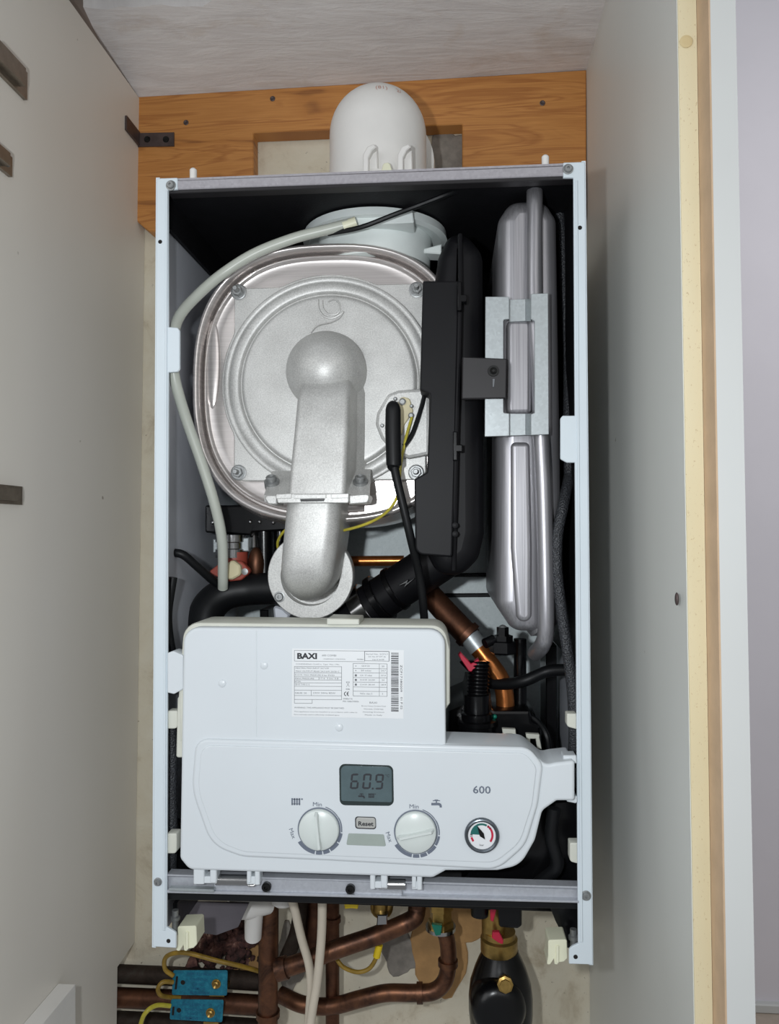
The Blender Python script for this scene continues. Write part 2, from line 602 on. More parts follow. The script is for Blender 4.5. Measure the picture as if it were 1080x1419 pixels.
# ceiling
CZ = {(-.311, .262): S(190, 133, .262).z, (.241, .262): S(813, 96, .262).z, (-.311, .139): S(125, 0, .139).z, (.241, .139): S(843, 0, .139).z}
def cz(x, y):
    u = (x + .311) / .552; v = (y - .139) / .123
    f0 = CZ[(-.311, .139)] * (1 - u) + CZ[(.241, .139)] * u
    f1 = CZ[(-.311, .262)] * (1 - u) + CZ[(.241, .262)] * u
    return f0 * (1 - v) + f1 * v
mb = MB()
NX, NY = 40, 14
for top in (0, .014):
    vs_ = []
    for i in range(NX + 1):
        x = -.36 + .64 * i / NX
        yf = .1475 + noise.noise(Vector((x * 30, 3, 0))) * .007 - .10 * max(0, min(1, (x + .20) * 7))
        for j in range(NY + 1):
            y = yf + (.30 - yf) * j / NY
            vs_.append((x, y, cz(x, y) + top + noise.noise(Vector((x * 9, y * 12, 1))) * .0015))
    fs_ = [[i * (NY + 1) + j, i * (NY + 1) + j + 1, (i + 1) * (NY + 1) + j + 1, (i + 1) * (NY + 1) + j] for i in range(NX) for j in range(NY)]
    if not top:
        fs0 = fs_; v0 = vs_
n0 = len(v0)
rim_ = [(i * (NY + 1), (i + 1) * (NY + 1)) for i in range(NX)]
mb.add(v0 + vs_, fs0 + [[q + n0 for q in f] for f in fs0] + [[a_, b_, b_ + n0, a_ + n0] for a_, b_ in rim_])
mb.build('ceiling', 'plaster', kind='structure')
mb = MB(); mb.box((-.38, -.02, .640), (.27, .347, .652)); mb.build('light_leak_block', 'dark', kind='structure')  # dark board added over the ceiling to keep world light from leaking in
# side wall of the room seen above the cupboard panel, left
XL = S(201, 700, YW).x - .019
mb = MB(); mb.box((XL - .05, -.02, .50), (XL, YW, .640)); mb.build('wall_left', 'sidewall', kind='structure')
# room beyond the cupboard on the right
mb = MB(); mb.box((.30, 1.25, -1.3), (1.6, 1.30, 1.8)); mb.build('wall_right', 'lilac', kind='structure')
zf = S(1060, 1400, 1.25).z
mb = MB(); mb.box((.27, .2, zf - .05), (1.6, 1.3, zf)); mb.build('floor', 'floorb', kind='structure')
mb = MB(); mb.box((.30, 1.235, zf), (1.6, 1.25, zf + .022), .003); mb.build('baseboard_right', 'trimwhite', kind='structure')
# white upright trim with a raw wood edge
ta, tb = S(966, 0, -.114), S(987, 1419, -.114)
ya, yb = -.139, -.139
def vline(x, y, Y, zt=.62, zb=-.62, ref=None):
    """a leaning upright through two photographed points of its edge"""
    a, b = x, y
    d = (b - a) / (b.z - a.z)
    return a + d * (zt - a.z), a + d * (zb - a.z)
def lean(p_top, p_bot, Y):
    a = S(*p_top, Y); b = S(*p_bot, Y)
    return vline(a, b, Y)
A0, A1 = lean((965, 0), (988, 1419), -.114)
B0, B1 = Vector((A0.x, -.140, A0.z)), Vector((A1.x, -.140, A1.z))
W0, W1 = A0 + Vector((.0180, -.026, 0)), A1 + Vector((.0205, -.026, 0))
mb = MB(); mb.quad_slab([B0 + Vector((.0012, 0, 0)), B1 + Vector((.0012, 0, 0)), W1, W0], (0, .10, 0))
trim = mb.build('trim_1', 'trimwhite', kind='structure')
mb = MB(); mb.quad_slab([A0 + Vector((0, 0, 0)), A1, B1, B0], (.0012, 0, 0))
mb.build('raw_wood_edge', 'rawwood', trim, label='unpainted raw wood side of the white upright')

# ================================================================ CUPBOARD
cup = thing('boiler_cupboard', 'tall cream laminate cupboard housing the open boiler between its two side panels', 'cupboard', (0, .1, -.62))
# left side panel with notched lower back corner
a = S(201, 320, YW); b = S(187, 1305, YW)
def onl(y, z):     # point of the left panel surface
    t = (z - a.z) / (b.z - a.z)
    return Vector((a.x + (b.x - a.x) * t, y, z))
ztl = S(190, 136, .262).z
zn = S(187, 1305, YW).z
zn2 = zn - .0
yn = .175
prof = [(-.10, ztl), (YW - .001, ztl), (YW - .001, zn), (.222, zn - .0), (.222, -.62), (-.10, -.62)]
prof = [(-.10, ztl), (YW - .001, ztl), (YW - .001, zn), (.235, zn - .003), (.235, -.64), (-.10, -.64)]
f_ = [onl(*p) for p in prof]
MB().rings([f_, [p - Vector((.018, 0, 0)) for p in f_]]).build('side_panel', 'lamL', cup, label='left side panel, pale warm grey laminate with a notch at its lower back corner')
# right side panel
c0, c1 = lean((813, 96), (823, 1419), .262)
d0, d1 = lean((938, 0), (962, 1419), -.114)
c0.y = c1.y = YW - .001
zt_r = .62
q = [d0, c0, c1, d1]
MB().quad_slab(q, (.0165, 0, 0)).build('side_panel', 'lamR', cup, label='right side panel, grey laminate')
e = [d0 + Vector((.0005, -.0012, 0)), d1 + Vector((.0005, -.0012, 0)), Vector((A1.x - .0003, -.1152, A1.z)), Vector((A0.x - .0003, -.1152, A0.z))]
MB().quad_slab(e, (0, .012, 0)).build('edge_strip', 'edge', cup, label='speckled cream front edge of the right panel')
MB().lathe(S(951, 58, -.1155), (0, -1, 0), [(.004, 0), (.0046, .0004), (.0046, .0008), (.003, .001)], 20).build('cover_cap', 'capc', cup, label='round pale cap')
for (px, py, r) in ((936, 830, .0024),):
    MB().ball(S(px, py, -.105) + Vector((.0012, 0, 0)), r * .6, r, r * 2).build('chip', 'bracket', cup)
# hinge plates on the left panel
def hinge(px, py, h, w_=.05):
    # depth at which the line of sight meets the panel
    lo, hi = -.3, .28
    for _ in range(40):
        mid = (lo + hi) / 2
        s_ = S(px, py, mid)
        if s_.x > onl(mid, s_.z).x: lo = mid
        else: hi = mid
    # (lines of sight left of the panel lie behind it)
    Y = lo; s_ = S(px, py, Y)
    p = onl(Y, s_.z)
    x0 = p.x
    mb = MB()
    mb.box((x0, Y - .06, p.z - h / 2), (x0 + .0035, Y, p.z + h / 2), 0)
    o = mb.build('hinge_plate', 'hinge', cup)
    mb = MB(); mb.box((x0 + .0035, Y - .055, p.z - h * .32), (x0 + .010, Y - .014, p.z + h * .32), 0)
    mb.build('hinge_mount', 'hinge', o)
    mb = MB().lathe((x0 + .0035, Y - .008, p.z), (1, 0, 0), [(.0034, 0), (.0034, .001), (.001, .0016)], 14)
    mb.build('screw', 'screw', o)
hinge(33, 120, .026)
hinge(12, 232, .018)
hinge(26, 687, .017)

# pine board behind the boiler, in an inverted L with a cut-out for the flue
YB = .262
mb = MB()
mb.ext([(189, 134), (813, 96.5), (813, 300), (641, 300), (641, 172, 1), (351, 184, 1), (352, 330), (206, 320, 3), (189, 306, 8)], YB, YW - .0015, .0012)
board = mb.build('pine_board', 'pine', smooth=25)
tag(board, 'orange pine board fixed across the wall above the boiler, cut out around the flue', 'board')
for px, py in ((258, 170), (752, 143), (378, 137)):
    MB().lathe(S(px, py, YB), (0, -1, 0), [(.0032, -.0005), (.0034, .0006), (.0026, .001), (.0012, .0004)], 14).build('screw', 'bracket', board)
# the children of a mesh with its own origin
# angle bracket between panel and board
br = thing('angle_bracket', 'dark rusty steel angle bracket joining the left panel to the pine board', 'bracket', S(188, 195, YB))
mb = MB(); mb.ext([(190, 184), (241, 183), (241, 202), (190, 203)], YB - .0025, YB - .0002, .0004); mb.build('wood_leg', 'bracket', br)
s0 = S(190, 194, YB); hh = .0088
mb = MB(); mb.box((onl(.2, s0.z).x + .0002, YB - .042, s0.z - hh), (onl(.2, s0.z).x + .0027, YB - .0002, s0.z + hh)); mb.build('panel_leg', 'bracket', br)
for px in (204, 230):
    MB().lathe(S(px, 193, YB - .0025), (0, -1, 0), [(.0042, 0), (.0038, .0008), (.0015, .0004)], 16).build('screw', 'blackscrew', br)

# ================================================================ FLUE
fx, fy = S(524, 200, .14).x, .14
fl_ = thing('flue_elbow', 'white plastic flue elbow rising from the boiler top and turning into the wall', 'flue', (fx, fy, .352))
R = .0525
mb = MB().lathe((fx, fy, 0), (0, 0, 1), [(.060, .352), (.060, .372), (.0565, .378), (.0535, .40), (R, .42), (R, .452)] +
                [(R * math.cos(t), .452 + R * math.sin(t)) for t in [PI / 2 * k / 12 for k in range(1, 13)]], 48)
mb.lathe((fx, fy, .450), (0, 1, 0), [(R * .985, 0), (R * .985, .144)], 48)
mb.build('elbow', 'flue', fl_)
MB().lathe((fx, .185, .447), (0, 1, 0), [(.0535, 0), (.060, .004), (.061, .02), (.061, .098)], 48).build('wall_collar', 'flue', fl_)
MB().lathe((fx, fy, 0), (0, 0, 1), [(.0625, .352), (.0625, .384), (.0605, .389), (.056, .389), (.056, .352)], 48).build('base_collar', 'flue', fl_)
for px in (514, 562):
    t0 = S(px - 8, 236, .088); 
    mb = MB()
    pts = []
    pr = [(px - 11, 240), (px - 11, 214), (px - 5, 203), (px + 4, 199), (px + 8, 203), (px + 2, 208), (px - 3, 218), (px - 3, 240)]
    mb.ext(pr, .072, .092, .001)
    mb.ext([(px - 3, 240), (px - 3, 218), (px + 2, 208), (px + 9, 206), (px + 10, 240)], .080, .092, .001)
    mb.build('clip', 'flue', fl_)
MB().ext([(528, 240), (531, 226, 5), (540, 224, 5), (545, 240)], .0765, .09, .0008).build('arch_tab', 'cream', fl_)
mb = MB()
text(mb, '(8)', 533, 128, .1, 10)
# faint red print near the crown of the elbow, wrapped onto the ball
def on_ball(mb, body, ax, el, h):
    vs_, fs_ = glyphs(body, 0)
    ys = [v.y for v in vs_]; k = h / (max(ys) - min(ys))
    out = []
    for v in vs_:
        A = ax + v.x * k / R; E_ = el + v.y * k / R
        out.append((fx + math.sin(A) * math.cos(E_) * (R + .0002), fy - math.cos(A) * math.cos(E_) * (R + .0002), .452 + math.sin(E_) * (R + .0002)))
    mb.add(out, fs_)
mb = MB(); on_ball(mb, '(81)', .18, .62, .009); on_ball(mb, '2/', .62, .60, .007)
M['redink'] = mat('faded_red_ink', srgb(196, 150, 136), .6)
mb.build('printed_mark', 'redink', fl_)

# ================================================================ BOILER
boiler = thing('boiler', 'wall-hung white gas boiler with its front cover off and its workings exposed', 'boiler', (0, .13, -.352))
BX0, BX1, BZ0, BZ1 = -.195, .195, -.35, .35
YBK = .272
B = boiler
# side walls
mb = MB(); mb.box((BX0, .0, BZ0), (BX0 + .0015, YBK, BZ1)); left_side = mb.build('side_wall', 'inner', B)
mb = MB(); mb.box((BX1 - .0015, .0, BZ0), (BX1, YBK, BZ1)); mb.build('side_wall', 'inner', B)
mb = MB(); mb.box((BX0 + .002, YBK - .002, BZ0 + .02), (BX1 - .002, YBK, BZ1)); mb.build('back_panel', 'galvback', B)
mb = MB(); mb.box((BX0 + .002, .002, BZ1 - .0020), (BX1 - .002, YBK - .002, BZ1)); mb.build('top_panel', 'topstrip', B)
mb = MB(); mb.box((BX0 + .002, .004, BZ1 - .010), (BX1 - .002, YBK - .004, BZ1 - .0025))
mb.box((BX0 + .002, .006, BZ1 - .040), (BX0 + .006, YBK - .004, BZ1 - .010))
mb.box((BX1 - .006, .006, BZ1 - .45), (BX1 - .002, YBK - .004, BZ1 - .010))
mb.box((BX0 + .006, YBK - .010, BZ1 - .18), (BX1 - .006, YBK - .004, BZ1 - .010))
mb.build('foam_lining', 'foam', B, label='black lining under the top and upper sides')
# top front flange
mb = MB(); mb.ext([(240, 250), (784, 229.5), (784, 243), (240, 262.5)], -.0012, .0035, .0008)
mb.build('top_flange', 'topstrip', B)
mb = MB(); mb.ext([(233, 263), (796, 243.5), (796, 248), (233, 268)], .0005, .012, .0006)
mb.build('top_lip', 'brkt', B)
# white front flanges
mb = MB()
mb.ext([(217, 247, 1.5), (246, 246, 1.5), (246, 262), (233, 263), (233.5, 453), (246, 454, 3), (249, 458, 3), (249, 511, 3), (246, 515, 3), (233.5, 516), (231, 1285), (240, 1290, 3), (244, 1293, 4), (244, 1314, 1), (212, 1312, 1)], -.002, .0005, .0006)
mb.box((BX0, -.001, BZ0), (BX0 + .0035, .006, BZ1))
mb.build('front_flange', 'enamel', B)
mb = MB()
mb.ext([(781, 225, 1.5), (811, 224, 1.5), (822, 1337, 1), (789, 1336, 1), (789, 1316, 4), (793, 1312, 3), (801.5, 1308), (797, 641), (786, 641, 3), (777, 636, 3), (777, 580, 3), (780, 576, 3), (797, 576), (795, 246), (781, 246)], -.002, .0005, .0006)
mb.box((BX1 - .0035, -.001, BZ0), (BX1, .006, BZ1))
mb.build('front_flange', 'enamel', B)
mb = MB(); mb.ext([(229, 264), (232, 264), (228.5, 1290), (225.5, 1290)], -.0032, -.001, .0004); mb.build('flange_bead', 'enamel', B)
mb = MB(); mb.ext([(798, 250), (801, 250), (808, 1306), (804.5, 1306)], -.0032, -.001, .0004); mb.build('flange_bead', 'enamel', B)
for px, py, r in ((237, 257, .0035), (787.5, 234.5, .0035), (219, 1222, .0028), (812.5, 1241, .0032)):
    screw_head(px, py, -.002, r, 'screw', 'screw', B)
for px, py in ((222, 335), (804, 315.5), (233.5, 1304), (798, 1326)):
    MB().lathe(S(px, py, -.0022), (0, -1, 0), [(.0019, 0), (.0017, .0002)], 14).build('screw_hole', 'dark', B)
for px, py, Y in ((268, 240, .03), (756, 222, .03)):
    c = S(px, py, Y)
    MB().lathe((c.x, c.y, .35), (0, 0, 1), [(.0034, 0), (.0034, c.z - .35 + .003), (.002, c.z - .35 + .0045)], 14).build('locating_pin', 'flue', B)

# ---- flue collar inside, under the top
cc = S(522, 315, .14)
mb = MB().lathe((cc.x, .126, 0), (0, 0, 1), [(.068, .340), (.0755, .338), (.0765, .330), (.070, .3285), (.066, .331), (.060, .331), (.058, .3000), (.050, .2980), (.050, .340)], 56)
collar = mb.build('flue_collar', 'collar', B)
mb = MB(); mb.ext([(492, 294, 2), (572, 290, 2), (574, 308, 2), (492, 312, 2)], .055, .08, .001); mb.build('collar_block', 'collar', collar)
mb = MB(); mb.ext([(530, 318, 3), (580, 322, 6), (586, 345, 4), (560, 342, 6), (532, 330, 3)], .095, .12, .001)
mb.ext([(586, 345), (612, 338), (612, 352), (584, 350)], .10, .12, .001); mb.build('collar_skirt', 'collar', collar)
mb = MB().tube([(476, 314, .046), (494, 308, .046)], .0055, 16, smooth=False); mb.build('hose_nipple', 'cream', collar)

# ---- heat exchanger drum
def sup(ax, bx, n, Y, cx=455, cy=531, N=96):
    c = S(cx, cy, .07); k = sc(.07)
    out = []
    for i in range(N):
        t = 2 * PI * i / N
        ct, st = math.cos(t), math.sin(t)
        out.append(Vector((c.x + ax * k * math.copysign(abs(ct) ** (2 / n), ct), Y, c.z + bx * k * math.copysign(abs(st) ** (2 / n), st))))
    return out
prof = [(-6, .22), (-6, .10), (0, .078), (0, .070), (.8, .0665), (2.4, .0638), (4.6, .0622), (6.8, .0622), (9, .0638), (10.6, .0665), (11.4, .071), (11.6, .082), (14.2, .082), (14.4, .0725), (15.4, .0708), (17, .0702), (18.8, .0708), (20, .0728), (22, .0737), (32, .0735), (60, .0735), (120, .0735)]
mb = MB().rings([sup(194 - d, 197 - d, 2.62, y) for d, y in prof])
hx = mb.build('heat_exchanger', 'steel', B, smooth=50)
# pressed dimple at the left of the drum front
c = S(295, 505, .0735)
MB().ball(c, .008, .0032, .045, 24, 14).build('pressed_rib', 'steel', hx)
mb = MB(); mb.ext([(505, 690, 4), (600, 650, 4), (600, 690), (540, 716, 4), (505, 716, 4)], .070, .074, .0005); mb.build('drum_lug', 'steel', hx)
# cast door
def door_poly(R_, rect, rc, Y, cx=455, cy=530):
    x0, y0, x1, y1 = rect
    c = S(cx, cy, Y); k = sc(Y)
    out = []
    for i in range(160):
        t = 2 * PI * i / 160
        dx, dy = math.cos(t), math.sin(t)
        # rounded rectangle distance by marching
        r = R_
        hw = (x1 - cx) if dx > 0 else (cx - x0); hh_ = (y1 - cy) if dy > 0 else (cy - y0)
        rr = 260.0
        lo, hi = 0, 260
        for _ in range(22):
            mid = (lo + hi) / 2
            qx = abs(dx * mid) - (hw - rc); qy = abs(dy * mid) - (hh_ - rc)
            d = math.hypot(max(qx, 0), max(qy, 0)) + min(max(qx, qy), 0) - rc
            if d < 0: lo = mid
            else: hi = mid
        r = max(R_, lo)
        out.append(Vector((c.x + dx * r * k, c.z - dy * r * k)))
    return out
mb = MB().prism(door_poly(153, (320, 393, 592, 668), 12, .0645), .0645, .0735, .001)
door = mb.build('burner_door', 'cast', B, label='cast aluminium burner door')
c = S(455, 530, .06); k = sc(.06)
prof = [(151, -.001), (150.6, .0026), (149.5, .0032), (143.6, .0032), (143, .0025), (142.4, .0032), (130.5, .0032), (128.6, .0024), (126.6, -.0006), (125.4, -.0006), (123.4, .0028), (121.5, .0038), (119, .0041), (116, .0041), (4, .0041), (0, .0041)]
MB().lathe((c.x, .064, c.z), (0, -1, 0), [(r * k, h) for r, h in prof], 96, cap1=True).build('door_dish', 'cast', door, smooth=60)
# swirl emblem cast in relief
mb = MB()
def pxpath(pts, Y): return [(x, y, Y) for x, y in pts]
mb.tube(pxpath([(441, 415), (442, 428), (449, 438), (460, 441), (470, 437), (476, 432), (470, 441), (458, 447), (444, 450), (436, 455), (431, 461)], .0597), .0010, 6)
mb.tube(pxpath([(447, 416), (448, 427), (455, 435), (465, 436), (471, 430), (470, 420), (463, 415), (455, 418)], .0597), .0009, 6)
mb.build('cast_emblem', 'cast', door, label='swirl emblem in low relief')
for px, py in ((331, 405), (578, 402), (331, 655), (577, 655)):
    c = S(px, py, .0645)
    mb = MB().lathe(c, (0, -1, 0), [(.0078, 0), (.0078, .0014), (.0066, .0018), (.0066, .0020)], 24)
    mb.lathe(c + Vector((0, -.002, 0)), (0, -1, 0), [(.0052, 0), (.0052, .0045), (.0046, .0050)], 6)
    mb.lathe(c + Vector((0, -.006, 0)), (0, -1, 0), [(.0026, 0), (.0026, .008), (.0020, .0088)], 14)
    mb.build('nut', 'screw', door)
# electrode recess: raised rim
mb = MB()
mb.ext([(596, 537), (552, 540, 12), (537, 546, 12), (522, 572, 12), (520, 588, 12), (528, 608, 12), (542, 624, 10), (566, 636, 10), (596, 630)], .0572, .0625, .0034, 2)
mb.build('electrode_boss', 'cast', door)
# gas/air elbow on the door
mb = MB()
c = S(452, 514, .055)
mb.ball(c + Vector((0, .004, 0)), 58 * sc(.045), .040, 57 * sc(.045), 40, 22)
mb.build('elbow_bulb', 'cast', door, smooth=60)
mb = MB()
def loft(mb, secs, rc=.45, n=6):
    """rounded box sections: (pxL, pxR, py, Yfront, Yback)"""
    rings = []
    for (l, r_, py, y0, y1, rd) in secs:
        rd = rd * .62
        a_ = S(l, py, y0); b_ = S(r_, py, y0)
        pts = rp([(a_.x, y0, rd), (b_.x, y0, rd), (b_.x + .004, y1 - .012, .006), (b_.x + .012, y1, 0), (a_.x - .004, y1, 0), (a_.x - .001, y1 - .008, .003)], n)
        z = (a_.z + b_.z) / 2
        rings.append([Vector((p.x, p.y, z)) for p in pts])
    mb.rings(rings)
loft(mb, [(419, 482, 520, .035, .062, .014), (414, 484, 535, .021, .062, .014), (411, 483, 552, .016, .062, .011), (407, 482, 600, .012, .062, .009), (402, 480, 650, .009, .062, .008), (399, 478, 684, .007, .062, .007)])
mb.build('elbow_leg', 'cast', door, smooth=40)
# flange at the joint, tilted plate with two screws
mb = MB()
def P4(l, r_, py, Y): return S(l, py, Y), S(r_, py, Y)
tl, tr = S(377, 653, .052), S(514, 650, .052)
bl_, br_ = S(366, 686, .014), S(512, 686, .014)
mb.quad_slab([tl, tr, br_, bl_], (0, .002, -.006))
mb.ext([(382, 684, 1), (484, 684, 1), (483, 697, 2), (385, 697, 2)], .004, .02, .0006)
mb.ext([(364, 686, 6), (384, 686), (384, 699), (372, 699, 5)], .012, .04, .001)
mb.ext([(484, 686), (514, 684, 6), (510, 697, 5), (484, 699)], .012, .04, .001)
mb.build('joint_flange', 'cast', door)
mb = MB()
mb.ext([(383, 685, .5), (404, 684, .5), (404, 690.5, .5), (383, 691, .5)], .0028, .006, .0003)
mb.ext([(407, 685.5, .5), (452, 685, .5), (452, 690.5, .5), (407, 691, .5)], .0028, .006, .0003)
mb.ext([(459, 684.5, .5), (483, 684, .5), (483, 690, .5), (459, 690.5, .5)], .0028, .006, .0003)
mb.build('flange_lip', 'cast', door)
MB().ext([(416, 691.5), (450, 691), (449, 694.5), (417, 695)], .0030, .006, .0002).build('gap', 'blackscrew', door)
n_ = (tr - tl).cross(bl_ - tl).normalized()
if n_.z < 0: n_ = -n_
for px in (377, 500):
    c = S(px, 670, .032)
    MB().lathe(c, n_, [(.0072, -.004), (.0072, .003), (.0050, .0034), (.0050, .0070), (.0035, .0082), (.0016, .0066)], 20).build('bolt', 'screw', door)

# ---- lower mixer elbow with round flange
c = S(430, 798, .085)
k = sc(.085)
mb = MB().lathe(c, (0, -1, 0), [(60.5 * k, -.016), (60.5 * k, -.0008), (59.5 * k, .0), (42 * k, .0), (41 * k, -.012), (38 * k, -.012), (0, -.012)], 64)
mix = mb.build('mixer_elbow', 'cast', B, label='cast gas and air mixing elbow with a round flange')
mb = MB()
rings = []
secs = [(394, 471, 692, .014, 0), (394, 471, 700, .014, 0), (391, 469, 730, .0135, 0), (388, 465, 760, .0135, 0), (386, 461, 786, .0150, 0), (386.5, 459.5, 798, .017, 0), (389, 456.5, 808, .021, 0), (394, 451, 818, .028, 0), (403, 442, 827, .040, 0), (415, 430, 832, .056, 0)]
for (l, r_, py, y0, _) in secs:
    a_ = S(l, py, y0); b_ = S(r_, py, y0)
    w_ = b_.x - a_.x
    rd = min(.014, w_ * .45)
    pts = rp([(a_.x, y0, rd), (b_.x, y0, rd), (b_.x, .097, 0), (a_.x, .097, 0)], 7)
    rings.append([Vector((p.x, p.y, (a_.z + b_.z) / 2)) for p in pts])
mb.rings(rings)
mb.build('elbow_leg', 'cast', mix, smooth=50)
for px, py in ((387.5, 827), (471, 769.5)):
    screw_head(px, py, .085, .0042, 'screw', 'screw', mix)

# ---- ignition electrode
mb = MB(); mb.ext([(548, 566, 3), (556, 549, 6), (568, 552, 6), (573, 570, 3), (561, 588, 4), (557, 603, 2), (550, 600, 2)], .0545, .0605, .0008)
el = mb.build('electrode', 'beige', B, label='cream electrode plate')
for px, py, r in ((558, 557, .0034), (548, 553, .0018), (570.5, 563, .0018), (530, 590, .0018), (570, 576, .0028)):
    MB().lathe(S(px, py, .0548 if px != 530 else .057), (0, -1, 0), [(r, 0), (r, .0018), (r * .6, .0024)], 14).build('screw', 'screw', el)
mb = MB().tube([(545, 564, .034), (545, 568, .032), (545, 600, .031), (546, 640, .03), (546, 645, .03)], [.0055, .0072, .0074, .0072, .0066], 18)
mb.build('boot', 'rubber', el, label='long black rubber boot')
MB().tube([(546, 643, .031), (551, 668, .03), (561, 710, .03), (571, 752, .035), (580, 790, .05), (586, 830, .06), (589, 870, .07)], .0041, 12).build('ignition_lead', 'rubber', B, label='thick black ignition lead')
MB().tube([(571, 578, .053), (563, 606, .05), (556, 640, .048), (553, 672, .046), (548, 694, .046), (532, 713, .048), (505, 727, .05), (470, 736, .055), (440, 738, .09), (402, 732, .09), (386, 748, .10), (386, 765, .11)], .0014, 8).build('earth_wire', 'wire_yg', B, label='thin green-yellow earth wire')
MB().tube([(590, 541, .057), (584, 565, .055), (572, 600, .052), (560, 618, .05)], .0022, 8).build('sensor_wire', 'rubber', B)

# ---- silicone hose and thin cable
MB().tube([(489, 309, .046), (450, 319, .046), (405, 331, .046), (352, 352, .046), (305, 382, .046), (270, 413, .036), (249, 438, .022), (241, 462, .012), (239, 490, .010), (243, 528, .014), (258, 580, .028), (279, 640, .040), (298, 700, .050), (308, 750, .060), (309, 800, .072), (309, 815, .078)], .0051, 16).build('silicone_hose', 'hose', B, label='translucent grey condensate hose')
MB().tube([(455, 324, .05), (500, 315, .040), (545, 298, .036), (590, 281, .03), (640, 262, .035), (668, 254, .10)], .0024, 8).build('thin_cable', 'rubber', B)

# ---- black air box (silencer)
mb = MB()
mb.ext([(607, 350, 28), (622, 318, 16), (648, 318, 18), (670, 345, 30), (672, 740, 30), (664, 775, 28), (640, 799, 18), (606, 797, 20), (592, 770, 10), (600, 400)], .040, .21, .018, 6)
air = mb.build('air_box', 'black', B, label='tall black plastic air intake box')
mb = MB()
mb.ext([(586, 389, 2), (636, 389), (632, 600), (627, 772, 4), (576, 768, 12), (574, 664, 4), (592, 654, 3), (596, 546, 3), (582, 540, 2)], .028, .12, .0016, 2)
mb.build('box_wing', 'black', air)
mb = MB().tube([(638, 325, .038), (638, 400, .030), (636, 500, .028), (633, 600, .028), (631, 700, .030), (629, 790, .04)], .0022, 8, 4, flat=1)
mb.build('seam', 'black', air)
for px, py in ((638, 412), (632, 620)):
    mb = MB(); mb.ext([(px - 4, py - 22), (px + 2, py - 22), (px + 2, py - 4), (px + 9, py - 4), (px + 9, py + 6), (px + 2, py + 6), (px + 2, py + 18), (px - 4, py + 18)], .022, .032, .0008)
    mb.build('snap_clip', 'gloss', air)
for py in (728, 740):
    MB().lathe(S(631, py, .028), (0, -1, 0), [(.003, 0), (.0028, .001), (.001, .0016)], 12).build('rivet', 'black', air)
mb = MB(); mb.ext([(641, 494, 1), (703, 497, 1), (702, 552, 1), (640, 553, 1)], .012, .018, .001)
lug = mb.build('fixing_lug', 'brkt', B, label='square dark plastic fixing lug with one screw')
MB().lathe(S(684, 514, .012), (0, -1, 0), [(.0052, 0), (.0050, .001), (.0032, .001), (.0030, .0024), (.0012, .0012)], 20).build('screw', 'blackscrew', lug)
mb = MB(); mb.ext([(683, 525), (686, 525), (685, 536), (683, 536)], .0112, .0125, .0001); mb.build('mark', 'pale_ink', lug)

# ---- expansion vessel
mb = MB()
mb.ext([(691, 300, 26), (708, 274, 20), (752, 272), (758, 878), (712, 876, 16), (688, 840, 26)], .034, .235, .015, 6)
ves = mb.build('expansion_vessel', 'vessel', B, label='pressed steel expansion vessel', smooth=50)
mb = MB()
mb.ext([(734, 274), (758, 276, 8), (773, 300, 18), (778, 600), (781, 850, 22), (766, 882, 14), (738, 884)], .037, .235, .012, 6)
mb.build('rear_shell', 'vessel', ves, smooth=50)
mb = MB(); mb.ext([(708, 612, 6), (735, 612, 6), (738, 760), (738, 862, 18), (716, 862, 18), (708, 760)], .031, .04, .0045, 4)
mb.ext([(703, 443, 4), (737, 443, 4), (737, 573, 4), (703, 573, 4)], .023, .04, .004, 3)
mb.build('pressed_panel', 'vessel', ves, smooth=50)
mb = MB().tube([(738, 258, .06), (741, 262, .036), (741, 300, .030), (741, 420, .028), (748, 560, .028), (754, 700, .029), (757, 860, .030), (752, 893, .040), (742, 905, .07)], .0075, 18)
mb.build('crimped_seam', 'vessel', ves, smooth=60)
# galvanised bracket
mb = MB()
mb.ext([(673, 411, 1), (706, 411, 1), (708, 416), (728, 414), (734, 408), (760, 408, 1), (760, 603, 1), (737, 603), (730, 598), (708, 599), (706, 604, 1), (673, 605, 1), (672, 500)], .014, .0165, .0004)
# window is cut as four strips around it
mb = MB()
YG = .0145
mb.ext([(673, 411, 1), (706, 411, 1), (706, 442), (698, 443, 2), (698, 572, 2), (706, 573), (706, 604, 1), (672, 605, 1)], YG, YG + .0025, .0004)
mb.ext([(736, 407), (760, 406, 1), (761, 602, 1), (736, 603), (736, 574), (741, 572), (741, 445), (736, 442)], YG, YG + .0025, .0004)
mb.ext([(706, 415), (729, 414), (729, 445), (706, 446)], YG + .008, YG + .010, .0004)
mb.ext([(706, 573), (729, 573), (729, 603), (706, 604)], YG + .008, YG + .010, .0004)
for y0, y1 in ((414, 445), (573, 603)):
    for x0, x1, s0_, s1_ in ((706, 706, 0, 1), (729, 736, 1, 0)):
        p0 = S(x0, y0, YG + (.008 if s0_ else .001)); p1 = S(x1, y0, YG + (.008 if s1_ else .001))
        p2 = S(x1, y1, YG + (.008 if s1_ else .001)); p3 = S(x0, y1, YG + (.008 if s0_ else .001))
        mb.quad_slab([p0, p1, p2, p3], (.0004, .0015, 0))
mb.build('vessel_bracket', 'galv', B, label='H-shaped galvanised bracket', smooth=20)

